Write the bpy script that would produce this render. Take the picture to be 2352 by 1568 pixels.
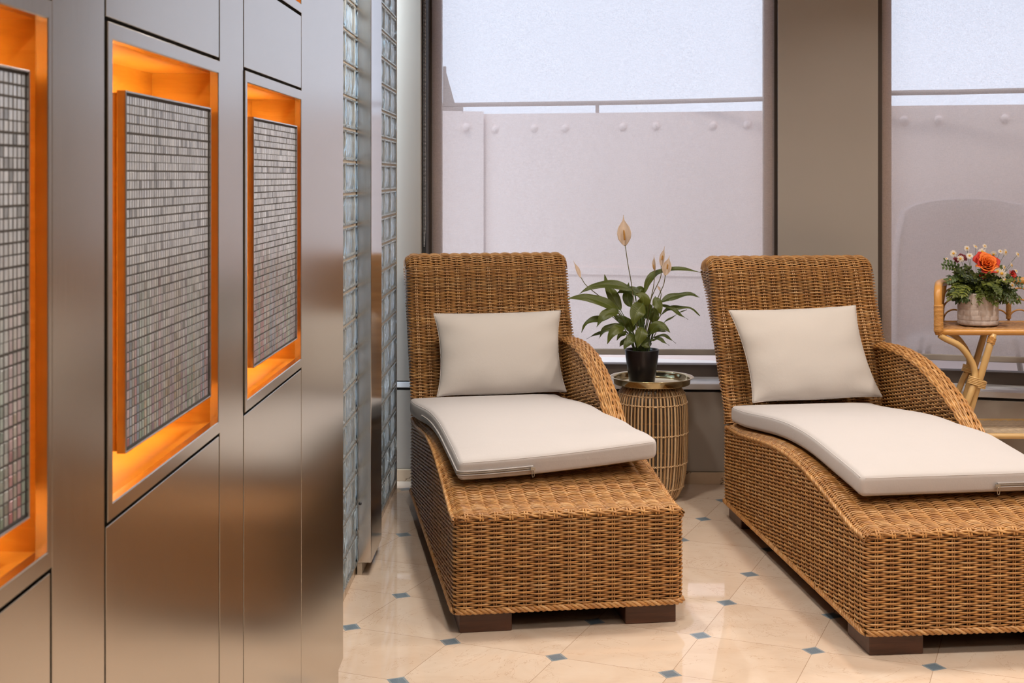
import bpy, bmesh, math, random
import numpy as np
from mathutils import Vector, Matrix

for _o in list(bpy.data.objects):
    bpy.data.objects.remove(_o)
SC = bpy.context.scene
COL = SC.collection
R = math.radians
RNG = np.random.default_rng(7)
random.seed(7)

# ------------------------------------------------------------------ camera
H = 1.5                      # camera height
FPX = 3080.0                 # focal length in pixels of the 2352 px frame
cam_d = bpy.data.cameras.new('camera')
cam_d.sensor_fit = 'HORIZONTAL'
cam_d.sensor_width = 36.0
cam_d.lens = FPX / 2352 * 36.0
cam_d.shift_y = -(784 - 405) / 2352
cam_d.clip_start = 0.05
cam_d.dof.use_dof = True
cam_d.dof.focus_distance = 5.0
cam_d.dof.aperture_fstop = 13.0
cam = bpy.data.objects.new('camera', cam_d)
COL.objects.link(cam)
cam.location = (0, 0, H)
cam.rotation_euler = (R(90), 0, 0)
SC.camera = cam

# ------------------------------------------------------------------ light
SC.view_settings.view_transform = 'Standard'
SC.view_settings.look = 'None'
SC.view_settings.gamma = 1.0
SC.view_settings.exposure = 0.0
SC.view_settings.use_curve_mapping = False
SC.cycles.use_denoising = True
SC.cycles.max_bounces = 10
SC.cycles.transparent_max_bounces = 12
SC.cycles.caustics_reflective = False
SC.cycles.caustics_refractive = False
SC.cycles.sample_clamp_indirect = 6.0

W = bpy.data.worlds.new('sky')
SC.world = W
W.use_nodes = True
_bg = W.node_tree.nodes['Background']
_bg.inputs[0].default_value = (0.80, 0.845, 1.0, 1)
_bg.inputs[1].default_value = 1.85

_sd = bpy.data.lights.new('sun', 'SUN'); _sd.energy = 1.1; _sd.angle = R(12); _sd.color = (1.0, 0.93, 0.88)
_so = bpy.data.objects.new('sun', _sd); COL.objects.link(_so); _so.rotation_euler = (R(38), 0, R(-14))
CEIL = 2.75
def downlight(x, y, power, size=0.16, col=(1.0, 0.90, 0.79), spread=150):
    d = bpy.data.lights.new('ceiling_downlight', 'AREA')
    d.shape = 'DISK'
    d.size = size
    d.energy = power
    d.color = col
    d.spread = R(spread)
    o = bpy.data.objects.new('ceiling_downlight', d)
    COL.objects.link(o)
    o.location = (x, y, CEIL - 0.012)
    return o
for _x, _y, _p in [(0.35, 3.1, 30), (1.75, 3.1, 20), (0.1, 5.0, 20), (-0.30, 4.75, 15), (1.45, 5.0, 21), (2.9, 3.1, 24), (2.75, 5.0, 26),
                   (0.35, 1.2, 24), (1.75, 1.2, 24), (3.2, 1.2, 22), (1.2, -0.8, 9), (3.0, -0.8, 10)]:
    downlight(_x, _y, _p * 0.69)

# ------------------------------------------------------------------ helpers
def link(o, parent=None):
    COL.objects.link(o)
    if parent is not None:
        o.parent = parent
    return o

def empty(name, loc=(0, 0, 0), rz=0.0, parent=None):
    o = bpy.data.objects.new(name, None)
    o.empty_display_size = 0.1
    o.location = loc
    o.rotation_euler = (0, 0, rz)
    return link(o, parent)

def tag(o, label=None, cat=None, group=None, kind=None):
    if label: o['label'] = label
    if cat: o['category'] = cat
    if group: o['group'] = group
    if kind: o['kind'] = kind
    return o

class MB:
    """Collects polygons (with material slots and point colours) and links them as one mesh object."""
    def __init__(self):
        self.v = []; self.f = []; self.m = []; self.c = []; self.n = 0
        self.mats = []; self.sm = []
    def slot(self, m):
        if m not in self.mats: self.mats.append(m)
        return self.mats.index(m)
    def add(self, verts, faces, mat, col=None, smooth=True):
        verts = np.asarray(verts, float).reshape(-1, 3)
        k = self.slot(mat)
        self.v.append(verts)
        if col is None:
            cc = np.ones((len(verts), 4))
        else:
            col = np.asarray(col, float)
            cc = np.ones((len(verts), 4)); cc[:, :3] = col
        self.c.append(cc)
        for f in faces:
            self.f.append([i + self.n for i in f])
        self.m += [k] * len(faces)
        self.sm += [smooth] * len(faces)
        self.n += len(verts)
        return self
    def box(self, lo, hi, mat, col=None):
        x0, y0, z0 = lo; x1, y1, z1 = hi
        v = [(x0,y0,z0),(x1,y0,z0),(x1,y1,z0),(x0,y1,z0),(x0,y0,z1),(x1,y0,z1),(x1,y1,z1),(x0,y1,z1)]
        f = [(3,2,1,0),(4,5,6,7),(0,1,5,4),(1,2,6,5),(2,3,7,6),(3,0,4,7)]
        return self.add(v, f, mat, col, False)
    def prism(self, poly, z0, z1, mat, col=None):
        """vertical prism over a counter-clockwise plan polygon"""
        n = len(poly)
        v = [(p[0], p[1], z0) for p in poly] + [(p[0], p[1], z1) for p in poly]
        f = [tuple(reversed(range(n))), tuple(range(n, 2 * n))]
        f += [(i, (i + 1) % n, n + (i + 1) % n, n + i) for i in range(n)]
        return self.add(v, f, mat, col, False)
    def extr_x(self, poly, x0, x1, mat, col=None):
        """prism along x over a (y, z) polygon"""
        n = len(poly)
        v = [(x0, p[0], p[1]) for p in poly] + [(x1, p[0], p[1]) for p in poly]
        f = [tuple(range(n)), tuple(reversed(range(n, 2 * n)))]
        f += [(i, n + i, n + (i + 1) % n, (i + 1) % n) for i in range(n)]
        return self.add(v, f, mat, col, False)
    def lathe(self, prof, mat, seg=40, c=(0, 0, 0), col=None):
        """prof: list of (r, z); r == 0 allowed at the ends"""
        v = []; f = []; rings = []
        for r, z in prof:
            if r < 1e-6:
                rings.append([len(v)]); v.append((c[0], c[1], c[2] + z))
            else:
                rings.append(list(range(len(v), len(v) + seg)))
                for i in range(seg):
                    a = 2 * math.pi * i / seg
                    v.append((c[0] + r * math.cos(a), c[1] + r * math.sin(a), c[2] + z))
        for a, b in zip(rings, rings[1:]):
            for i in range(seg):
                j = (i + 1) % seg
                if len(a) == 1 and len(b) == 1: continue
                if len(a) == 1: f.append((a[0], b[j], b[i]))
                elif len(b) == 1: f.append((a[i], a[j], b[0]))
                else: f.append((a[i], a[j], b[j], b[i]))
        return self.add(v, f, mat, col)
    def tube(self, P, r, mat, nrm=None, sides=6, closed=False, col=None, caps=False, flat=1.0):
        P = np.asarray(P, float); n = len(P)
        if closed:
            T = np.roll(P, -1, 0) - np.roll(P, 1, 0)
        else:
            T = np.gradient(P, axis=0)
        T /= np.linalg.norm(T, axis=1)[:, None] + 1e-12
        if nrm is None:
            ref = np.array([0, 0, 1.0]) if abs(T[:, 2]).mean() < 0.8 else np.array([1.0, 0, 0])
            nrm = np.tile(ref, (n, 1))
        N = np.asarray(nrm, float)
        N = N - (N * T).sum(1)[:, None] * T
        N /= np.linalg.norm(N, axis=1)[:, None] + 1e-12
        B = np.cross(T, N)
        a = np.arange(sides) * 2 * math.pi / sides
        rr = np.broadcast_to(np.asarray(r, float), (n,))
        ring = P[:, None, :] + rr[:, None, None] * (np.cos(a)[None, :, None] * N[:, None, :] * flat + np.sin(a)[None, :, None] * B[:, None, :])
        V = ring.reshape(-1, 3)
        m = n if closed else n - 1
        i = np.arange(m)[:, None]; j = np.arange(sides)[None, :]
        i2 = (i + 1) % n; j2 = (j + 1) % sides
        F = np.stack([i * sides + j, i * sides + j2, i2 * sides + j2, i2 * sides + j], -1).reshape(-1, 4).tolist()
        if caps and not closed:
            F.append(list(reversed(range(sides)))); F.append(list(range((n - 1) * sides, n * sides)))
        if col is not None:
            col = np.asarray(col, float)
            if col.ndim == 2: col = np.repeat(col, sides, 0)
        return self.add(V, F, mat, col)
    def build(self, name, parent=None):
        me = bpy.data.meshes.new(name)
        V = np.concatenate(self.v) if self.v else np.zeros((0, 3))
        me.from_pydata(V.tolist(), [], self.f)
        for m in self.mats: me.materials.append(m)
        me.polygons.foreach_set('material_index', self.m)
        me.polygons.foreach_set('use_smooth', self.sm)
        at = me.color_attributes.new('Col', 'FLOAT_COLOR', 'POINT')
        at.data.foreach_set('color', np.concatenate(self.c).ravel())
        me.update()
        return link(bpy.data.objects.new(name, me), parent)

def bevel(o, w, seg=2, ang=40):
    m = o.modifiers.new('bevel', 'BEVEL')
    m.width = w; m.segments = seg; m.limit_method = 'ANGLE'; m.angle_limit = R(ang)
    return o

def spline(pts, n):
    """Catmull-Rom through pts, n samples, roughly even"""
    P = np.asarray(pts, float)
    if len(P) == 2:
        t = np.linspace(0, 1, n)[:, None]
        return P[0] * (1 - t) + P[1] * t
    Q = np.vstack([2 * P[0] - P[1], P, 2 * P[-1] - P[-2]])
    out = []
    for i in range(len(P) - 1):
        p0, p1, p2, p3 = Q[i:i + 4]
        t = np.linspace(0, 1, 24, endpoint=False)[:, None]
        out.append(0.5 * (2 * p1 + (p2 - p0) * t + (2 * p0 - 5 * p1 + 4 * p2 - p3) * t ** 2 + (3 * p1 - p0 - 3 * p2 + p3) * t ** 3))
    out.append(P[-1:])
    D = np.vstack(out)
    return resample(D, n)

def resample(D, n):
    L = np.r_[0, np.cumsum(np.linalg.norm(np.diff(D, axis=0), axis=1))]
    l = np.linspace(0, L[-1], n)
    return np.stack([np.interp(l, L, D[:, k]) for k in range(D.shape[1])], 1)

def plen(D):
    return float(np.linalg.norm(np.diff(D, axis=0), axis=1).sum())

def copy_tree(o, parent=None):
    c = o.copy()
    COL.objects.link(c)
    c.parent = parent
    for ch in list(o.children):
        copy_tree(ch, c)
    return c

# ------------------------------------------------------------------ materials
class NT:
    def __init__(self, name):
        self.m = bpy.data.materials.new(name)
        self.m.use_nodes = True
        self.t = self.m.node_tree
        self.t.nodes.clear()
        self.out = self.t.nodes.new('ShaderNodeOutputMaterial')
    def node(self, typ, **kw):
        n = self.t.nodes.new(typ)
        for k, v in kw.items(): setattr(n, k, v)
        return n
    def set(self, inp, v):
        if hasattr(v, 'is_output') or isinstance(v, bpy.types.NodeSocket): self.t.links.new(v, inp)
        elif isinstance(v, (tuple, list)) and len(v) == 3 and inp.type == 'RGBA': inp.default_value = (*v, 1)
        else: inp.default_value = v
    def math(self, op, a, b=None, c=None):
        n = self.node('ShaderNodeMath', operation=op)
        self.set(n.inputs[0], a)
        if b is not None: self.set(n.inputs[1], b)
        if c is not None: self.set(n.inputs[2], c)
        return n.outputs[0]
    def vmath(self, op, a, b):
        n = self.node('ShaderNodeVectorMath', operation=op)
        self.set(n.inputs[0], a); self.set(n.inputs[1], b)
        return n.outputs['Value'] if op == 'DOT_PRODUCT' else n.outputs[0]
    def obj(self): return self.node('ShaderNodeTexCoord').outputs['Object']
    def pos(self): return self.node('ShaderNodeNewGeometry').outputs['Position']
    def attr(self, name): return self.node('ShaderNodeAttribute', attribute_name=name)
    def mapping(self, vec, scale=(1, 1, 1), rot=(0, 0, 0), loc=(0, 0, 0)):
        n = self.node('ShaderNodeMapping')
        self.set(n.inputs[0], vec); n.inputs['Scale'].default_value = scale
        n.inputs['Rotation'].default_value = rot; n.inputs['Location'].default_value = loc
        return n.outputs[0]
    def noise(self, vec, scale=5, detail=3, rough=0.5, dist=0.0):
        n = self.node('ShaderNodeTexNoise')
        self.set(n.inputs['Vector'], vec)
        n.inputs['Scale'].default_value = scale; n.inputs['Detail'].default_value = detail
        n.inputs['Roughness'].default_value = rough; n.inputs['Distortion'].default_value = dist
        return n.outputs[0]
    def ramp(self, fac, stops):
        n = self.node('ShaderNodeValToRGB')
        self.set(n.inputs[0], fac)
        e = n.color_ramp.elements
        while len(e) < len(stops): e.new(0.5)
        for k, (p, c) in enumerate(stops):
            e[k].position = p; e[k].color = (*c, 1) if len(c) == 3 else c
        return n.outputs[0]
    def mix(self, fac, a, b, blend='MIX'):
        n = self.node('ShaderNodeMix', data_type='RGBA', blend_type=blend)
        self.set(n.inputs['Factor'], fac); self.set(n.inputs[6], a); self.set(n.inputs[7], b)
        return n.outputs[2]
    def bump(self, h, strength=0.3, dist=0.002):
        n = self.node('ShaderNodeBump')
        n.inputs['Strength'].default_value = strength; n.inputs['Distance'].default_value = dist
        self.set(n.inputs['Height'], h)
        return n.outputs[0]
    def bsdf(self, color, rough=0.5, metal=0.0, normal=None, **kw):
        n = self.node('ShaderNodeBsdfPrincipled')
        self.set(n.inputs['Base Color'], color); self.set(n.inputs['Roughness'], rough); self.set(n.inputs['Metallic'], metal)
        if normal is not None: self.set(n.inputs['Normal'], normal)
        for k, v in kw.items(): self.set(n.inputs[k.replace('_', ' ')], v)
        return n.outputs[0]
    def done(self, sh):
        self.t.links.new(sh, self.out.inputs[0])
        return self.m

def plain(name, col, rough=0.5, metal=0.0, nscale=0, namt=0.12, bump=0.0, bscale=60, **kw):
    t = NT(name)
    c = col
    if nscale:
        nz = t.noise(t.obj(), nscale, 4)
        c = t.mix(nz, tuple(x * (1 - namt) for x in col), tuple(min(1, x * (1 + namt)) for x in col))
    nm = t.bump(t.noise(t.obj(), bscale, 3), bump, 0.002) if bump else None
    return t.done(t.bsdf(c, rough, metal, nm, **kw))

M = {}
def mk_materials():
    # brushed metal cladding, grain running up and down
    t = NT('brushed_metal'); o = t.obj()
    st = t.noise(t.mapping(o, (260, 260, 5)), 1.0, 3, 0.6)
    cl = t.noise(t.mapping(o, (5, 5, 1.6)), 1.0, 3, 0.55)
    c = t.mix(t.math('MULTIPLY', st, 0.6), (0.47, 0.430, 0.375), (0.645, 0.595, 0.525))
    c = t.mix(t.math('MULTIPLY', cl, 0.30), c, (0.49, 0.43, 0.36))
    ro = t.math('ADD', 0.18, t.math('MULTIPLY', st, 0.07))
    M['metal'] = t.done(t.bsdf(c, ro, 1.0, t.bump(st, 0.04, 0.0006), Anisotropic=0.5, Anisotropic_Rotation=0.25))
    t = NT('polished_steel'); o = t.obj()
    st = t.noise(t.mapping(o, (200, 200, 6)), 1.0, 3, 0.6)
    M['steel'] = t.done(t.bsdf(t.mix(st, (0.58, 0.565, 0.55), (0.70, 0.69, 0.68)), 0.16, 1.0, t.bump(st, 0.03, 0.0005)))
    M['gap'] = plain('seam_dark', (0.02, 0.014, 0.011), 0.7)
    # orange maple lining
    t = NT('orange_maple'); o = t.obj()
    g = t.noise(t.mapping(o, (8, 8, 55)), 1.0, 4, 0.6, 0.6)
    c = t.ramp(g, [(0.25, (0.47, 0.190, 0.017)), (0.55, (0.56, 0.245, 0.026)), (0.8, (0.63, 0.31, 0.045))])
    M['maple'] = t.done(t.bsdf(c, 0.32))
    t = NT('mosaic_glass'); a = t.attr('Col').outputs['Color']
    nz = t.noise(t.mapping(t.obj(), (140, 140, 40)), 1.0, 3)
    c = t.mix(0.45, a, nz, 'OVERLAY')
    M['mosaic'] = t.done(t.bsdf(c, 0.22, 0.35, t.bump(nz, 0.25, 0.002)))
    M['grout'] = plain('mosaic_grout', (0.035, 0.030, 0.028), 0.8)
    t = NT('led_strip')
    e = t.node('ShaderNodeEmission'); e.inputs[0].default_value = (1.0, 0.79, 0.42, 1); e.inputs[1].default_value = 44
    M['led'] = t.done(e.outputs[0])
    # glass bricks
    t = NT('brick_glass'); o = t.obj()
    w = t.noise(t.mapping(o, (9, 9, 2.2)), 3.0, 2, 0.5, 1.2)
    M['gblock'] = t.done(t.bsdf((0.80, 0.90, 0.96), 0.06, 0.0, t.bump(w, 1.0, 0.02), Transmission_Weight=0.72, IOR=1.45))
    M['mortar'] = plain('mortar', (0.52, 0.46, 0.38), 0.8, nscale=40, bump=0.3)
    M['taupe'] = plain('taupe_panel', (0.40, 0.36, 0.32), 0.40, 0.15, nscale=2, namt=0.05)
    M['frame'] = plain('dark_aluminium', (0.055, 0.058, 0.065), 0.4, 0.4)
    M['litframe'] = plain('lit_frame', (0.46, 0.28, 0.16), 0.5)  # frame lightened behind the blind edges, imitating warm room light on the fabric
    M['brownframe'] = plain('brown_frame', (0.10, 0.075, 0.06), 0.45)
    M['sill'] = plain('sill_metal', (0.84, 0.84, 0.88), 0.4, 0.0)
    # pane
    t = NT('window_glass')
    tr = t.node('ShaderNodeBsdfTransparent'); tr.inputs[0].default_value = (0.96, 0.98, 0.99, 1)
    gl = t.node('ShaderNodeBsdfGlossy'); gl.inputs['Roughness'].default_value = 0.01
    fr = t.node('ShaderNodeFresnel'); fr.inputs[0].default_value = 1.35
    mx = t.node('ShaderNodeMixShader')
    t.t.links.new(fr.outputs[0], mx.inputs[0]); t.t.links.new(tr.outputs[0], mx.inputs[1]); t.t.links.new(gl.outputs[0], mx.inputs[2])
    M['pane'] = t.done(mx.outputs[0])
    # screen fabric of the blinds: an open weave, seen through
    t = NT('screen_fabric'); o = t.obj()
    n1 = t.noise(t.mapping(o, (500, 500, 60)), 1.0, 2); n2 = t.noise(t.mapping(o, (60, 60, 500)), 1.0, 2)
    n3 = t.noise(o, 170, 2)
    w = t.math('ADD', t.math('ADD', t.math('MULTIPLY', n1, 0.3), t.math('MULTIPLY', n2, 0.3)), t.math('MULTIPLY', n3, 0.4))
    op = t.math('MULTIPLY_ADD', w, 0.5, 0.18)
    tr = t.node('ShaderNodeBsdfTransparent')
    df = t.node('ShaderNodeBsdfDiffuse'); df.inputs[0].default_value = (0.62, 0.555, 0.52, 1)
    tl = t.node('ShaderNodeBsdfTranslucent'); tl.inputs[0].default_value = (0.84, 0.775, 0.77, 1)
    m1 = t.node('ShaderNodeMixShader'); m1.inputs[0].default_value = 0.6
    t.t.links.new(df.outputs[0], m1.inputs[1]); t.t.links.new(tl.outputs[0], m1.inputs[2])
    m2 = t.node('ShaderNodeMixShader')
    t.t.links.new(op, m2.inputs[0]); t.t.links.new(m1.outputs[0], m2.inputs[1]); t.t.links.new(tr.outputs[0], m2.inputs[2])
    M['screen'] = t.done(m2.outputs[0])
    M['chain'] = plain('bead_metal', (0.9, 0.9, 0.9), 0.35, 0.6)
    # woven cane
    t = NT('wicker'); a = t.attr('Col').outputs['Color']; o = t.obj()
    n1 = t.noise(o, 28, 4, 0.65); n2 = t.noise(o, 260, 2)
    c = t.mix(t.ramp(n1, [(0.35, (0, 0, 0)), (0.7, (1, 1, 1))]), t.mix(1.0, a, (0.56, 0.46, 0.40), 'MULTIPLY'), a)
    c = t.mix(t.math('MULTIPLY', n2, 0.30), c, (0.62, 0.35, 0.12))
    M['wicker'] = t.done(t.bsdf(c, 0.36, 0.0, t.bump(n2, 0.15, 0.001)))
    M['core'] = plain('weave_gap_shade', (0.022, 0.010, 0.005), 0.8)  # near black, paints the shade between the canes
    t = NT('dark_wood'); o = t.obj()
    g = t.noise(t.mapping(o, (6, 40, 60)), 1.0, 4, 0.6, 0.5)
    M['dwood'] = t.done(t.bsdf(t.ramp(g, [(0.3, (0.055, 0.021, 0.011)), (0.7, (0.115, 0.044, 0.023))]), 0.38))
    # fabrics
    def cloth(name, c):
        t = NT(name); o = t.obj()
        n1 = t.noise(t.mapping(o, (900, 120, 120)), 1.0, 2); n2 = t.noise(t.mapping(o, (120, 900, 900)), 1.0, 2)
        w = t.math('ADD', n1, n2)
        lo = t.noise(o, 7, 3)
        cc = t.mix(t.math('MULTIPLY', lo, 0.5), c, tuple(x * 0.93 for x in c))
        cc = t.mix(t.math('MULTIPLY', w, 0.10), cc, tuple(x * 0.75 for x in c))
        b = t.math('ADD', t.math('MULTIPLY', w, 0.15), t.noise(o, 14, 3, 0.5, 0.4))
        return t.done(t.bsdf(cc, 0.88, 0.0, t.bump(b, 0.22, 0.006), Sheen_Weight=0.15))
    M['cushion'] = cloth('cushion_cloth', (0.565, 0.532, 0.530))
    M['pillow'] = cloth('pillow_cloth', (0.600, 0.555, 0.520))
    M['seam'] = plain('seam_thread', (0.36, 0.31, 0.27), 0.9)
    M['zip'] = plain('zip_teeth', (0.30, 0.26, 0.22), 0.5, 0.3)
    M['zipm'] = plain('zip_metal', (0.50, 0.47, 0.42), 0.3, 0.9)
    # stone floor: clipped square tiles with small blue-grey insets
    t = NT('marble_floor'); P = t.pos()
    ang = R(-22.5); L = 0.3655; ox, oy = 0.1386, 4.185
    e1 = (math.cos(ang) / L, math.sin(ang) / L, 0); e2 = (-math.sin(ang) / L, math.cos(ang) / L, 0)
    q = t.vmath('SUBTRACT', P, (ox, oy, 0))
    a = t.vmath('DOT_PRODUCT', q, e1); b = t.vmath('DOT_PRODUCT', q, e2)
    ra = t.math('ROUND', a); rb = t.math('ROUND', b)
    fa = t.math('ABSOLUTE', t.math('SUBTRACT', a, ra)); fb = t.math('ABSOLUTE', t.math('SUBTRACT', b, rb))
    dia = t.math('ADD', fa, fb)
    h = 0.0385 / L
    dot = t.math('LESS_THAN', dia, h)
    ring = t.math('MULTIPLY', dot, t.math('GREATER_THAN', dia, h - 0.0095 / L))
    line = t.math('LESS_THAN', t.math('MINIMUM', fa, fb), 0.0011 / L)
    cid = t.node('ShaderNodeCombineXYZ')
    t.set(cid.inputs[0], t.math('FLOOR', a)); t.set(cid.inputs[1], t.math('FLOOR', b))
    wn = t.node('ShaderNodeTexWhiteNoise', noise_dimensions='3D'); t.set(wn.inputs[0], cid.outputs[0])
    off = t.node('ShaderNodeVectorMath', operation='SCALE'); t.set(off.inputs[0], wn.outputs[1]); off.inputs['Scale'].default_value = 9.0
    pv = t.vmath('ADD', P, off.outputs[0])
    cl = t.noise(pv, 3.2, 5, 0.6, 1.0)
    base = t.ramp(cl, [(0.3, (0.68, 0.525, 0.405)), (0.5, (0.75, 0.61, 0.49)), (0.72, (0.80, 0.68, 0.57))])
    base = t.mix(t.math('MULTIPLY', wn.outputs[0], 0.35), base, (0.67, 0.52, 0.395))
    vn = t.noise(pv, 2.6, 6, 0.62, 2.2)
    vein = t.math('LESS_THAN', t.math('ABSOLUTE', t.math('SUBTRACT', vn, 0.5)), 0.0035)
    base = t.mix(t.math('MULTIPLY', vein, 0.40), base, (0.45, 0.27, 0.16))
    base = t.mix(t.math('MULTIPLY', line, 0.7), base, (0.34, 0.22, 0.14))
    sp = t.noise(P, 300, 2)
    blue = t.mix(sp, (0.10, 0.15, 0.20), (0.23, 0.29, 0.35))
    base = t.mix(dot, base, blue)
    base = t.mix(t.math('MULTIPLY', ring, 0.45), base, (0.42, 0.46, 0.46))
    M['floor'] = t.done(t.bsdf(base, 0.035, 0.0, Specular_IOR_Level=0.78))
    t = NT('marble_skirting'); o = t.obj()
    cl = t.noise(o, 4, 5, 0.6, 1.0)
    c = t.ramp(cl, [(0.3, (0.50, 0.36, 0.24)), (0.7, (0.66, 0.52, 0.38))])
    v = t.math('LESS_THAN', t.math('ABSOLUTE', t.math('SUBTRACT', t.noise(o, 2.3, 5, 0.6, 2), 0.5)), 0.006)
    M['skirt'] = t.done(t.bsdf(t.mix(v, c, (0.16, 0.10, 0.06)), 0.15))
    M['ceil'] = plain('ceiling_paint', (0.74, 0.70, 0.65), 0.9)
    M['pwall'] = plain('passage_paint', (0.55, 0.70, 0.82), 0.9)
    M['rwall'] = plain('room_paint', (0.30, 0.23, 0.17), 0.85)
    M['brass'] = plain('brass', (0.62, 0.52, 0.31), 0.13, 1.0, bump=0.02)
    t = NT('bamboo'); o = t.obj(); a = t.attr('Col').outputs['Color']
    g = t.noise(t.mapping(o, (90, 90, 9)), 1.0, 3)
    M['bamboo'] = t.done(t.bsdf(t.mix(t.math('MULTIPLY', g, 0.6), a, t.mix(1.0, a, (0.62, 0.5, 0.38), 'MULTIPLY')), 0.42))
    M['pot'] = plain('black_ceramic', (0.012, 0.010, 0.012), 0.28)
    M['soil'] = plain('soil', (0.03, 0.018, 0.01), 0.95, bump=1.0)
    # leaves: Col holds (across, along, tint)
    t = NT('lily_leaf'); s = t.node('ShaderNodeSeparateColor'); t.set(s.inputs[0], t.attr('Col').outputs['Color'])
    ac = t.math('ABSOLUTE', t.math('MULTIPLY_ADD', s.outputs[0], 2.0, -1.0))
    st = t.math('SINE', t.math('MULTIPLY', t.math('SUBTRACT', s.outputs[1], t.math('MULTIPLY', ac, 0.42)), 70.0))
    rib = t.math('LESS_THAN', ac, 0.05)
    c = t.mix(s.outputs[2], (0.030, 0.048, 0.006), (0.112, 0.132, 0.014))
    c = t.mix(t.math('MULTIPLY_ADD', st, 0.07, 0.10), c, (0.115, 0.155, 0.030))
    c = t.mix(t.math('MULTIPLY', rib, 0.55), c, (0.17, 0.20, 0.05))
    tl = t.node('ShaderNodeBsdfTranslucent'); t.set(tl.inputs[0], t.mix(0.5, c, (0.22, 0.24, 0.02)))
    ms = t.node('ShaderNodeMixShader'); ms.inputs[0].default_value = 0.25
    t.t.links.new(t.bsdf(c, 0.33, 0.0, t.bump(st, 0.22, 0.001)), ms.inputs[1]); t.t.links.new(tl.outputs[0], ms.inputs[2])
    M['leaf'] = t.done(ms.outputs[0])
    def petal(name, c, tr=0.35, rough=0.6):
        t = NT(name); n = t.noise(t.obj(), 60, 3)
        cc = t.mix(n, tuple(x * 0.85 for x in c), c)
        tl = t.node('ShaderNodeBsdfTranslucent'); t.set(tl.inputs[0], cc)
        ms = t.node('ShaderNodeMixShader'); ms.inputs[0].default_value = tr
        t.t.links.new(t.bsdf(cc, rough), ms.inputs[1]); t.t.links.new(tl.outputs[0], ms.inputs[2])
        return t.done(ms.outputs[0])
    M['spathe'] = petal('spathe', (0.86, 0.70, 0.56), 0.35)
    M['spadix'] = plain('spadix', (0.42, 0.20, 0.035), 0.8, bump=0.8, bscale=300)
    M['stem'] = plain('flower_stem', (0.11, 0.10, 0.025), 0.5)
    M['gstem'] = plain('green_stem', (0.08, 0.12, 0.03), 0.5)
    t = NT('honey_rattan'); o = t.obj(); a = t.attr('Col').outputs['Color']
    n = t.noise(t.mapping(o, (14, 14, 14)), 1.0, 4)
    M['rattan'] = t.done(t.bsdf(t.mix(t.math('MULTIPLY', n, 0.6), a, t.mix(1.0, a, (0.72, 0.58, 0.42), 'MULTIPLY')), 0.33))
    t = NT('crackled_ceramic'); o = t.obj()
    n = t.noise(o, 22, 4, 0.6, 0.8)
    c = t.ramp(n, [(0.3, (0.56, 0.47, 0.43)), (0.55, (0.71, 0.63, 0.59)), (0.8, (0.80, 0.74, 0.71))])
    M['cer'] = t.done(t.bsdf(c, 0.2, 0.0, t.bump(n, 0.25, 0.004)))
    M['orange'] = petal('orange_petal', (0.95, 0.22, 0.025), 0.2)
    M['redp'] = petal('red_petal', (0.62, 0.035, 0.02), 0.2)
    M['maroon'] = petal('dark_red_petal', (0.17, 0.012, 0.02), 0.15)
    M['white'] = petal('daisy_petal', (0.80, 0.72, 0.62), 0.3)
    M['yellow'] = plain('daisy_eye', (0.62, 0.33, 0.04), 0.8)
    t = NT('small_leaf'); a = t.attr('Col').outputs['Color']
    tl = t.node('ShaderNodeBsdfTranslucent'); t.set(tl.inputs[0], a)
    ms = t.node('ShaderNodeMixShader'); ms.inputs[0].default_value = 0.2
    t.t.links.new(t.bsdf(a, 0.42), ms.inputs[1]); t.t.links.new(tl.outputs[0], ms.inputs[2])
    M['sleaf'] = t.done(ms.outputs[0])
    M['ext'] = plain('pale_parapet', (0.90, 0.76, 0.72), 0.8, nscale=1.5, namt=0.05)
    M['extrail'] = plain('outdoor_rail', (0.34, 0.27, 0.24), 0.6)
    M['extfloor'] = plain('terrace_paving', (0.80, 0.79, 0.76), 0.8)
    t = NT('faded_shell')          # pale seat shell, made half transparent to lighten its shaded side
    df = t.node('ShaderNodeBsdfDiffuse'); df.inputs[0].default_value = (0.88, 0.75, 0.71, 1)
    tr = t.node('ShaderNodeBsdfTransparent'); ms = t.node('ShaderNodeMixShader'); ms.inputs[0].default_value = 0.5
    t.t.links.new(df.outputs[0], ms.inputs[1]); t.t.links.new(tr.outputs[0], ms.inputs[2])
    M['extchair'] = t.done(ms.outputs[0])
mk_materials()
# ------------------------------------------------------------------ room shell
def struct(o, label=None):
    o['kind'] = 'structure'
    if label: o['label'] = label
    return o

m = MB(); m.box((-2.0, -2.2, -0.12), (5.2, 7.15, 0.0), M['floor'])
struct(m.build('floor'), 'polished beige marble floor of clipped square tiles with small blue-grey insets')
m = MB(); m.box((-2.0, -2.2, CEIL), (5.2, 7.15, CEIL + 0.12), M['ceil'])
struct(m.build('ceiling'), 'plain pale ceiling above the lounge room')
m = MB(); m.box((-2.0, -2.32, 0), (5.2, -2.2, CEIL), M['rwall'])
struct(m.build('wall_rear'), 'plain warm beige wall behind the viewpoint')
m = MB(); m.box((5.2, -2.2, 0), (5.32, 6.2, CEIL), M['rwall'])
struct(m.build('wall_right'), 'plain warm beige wall on the right beyond the frame')

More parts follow.
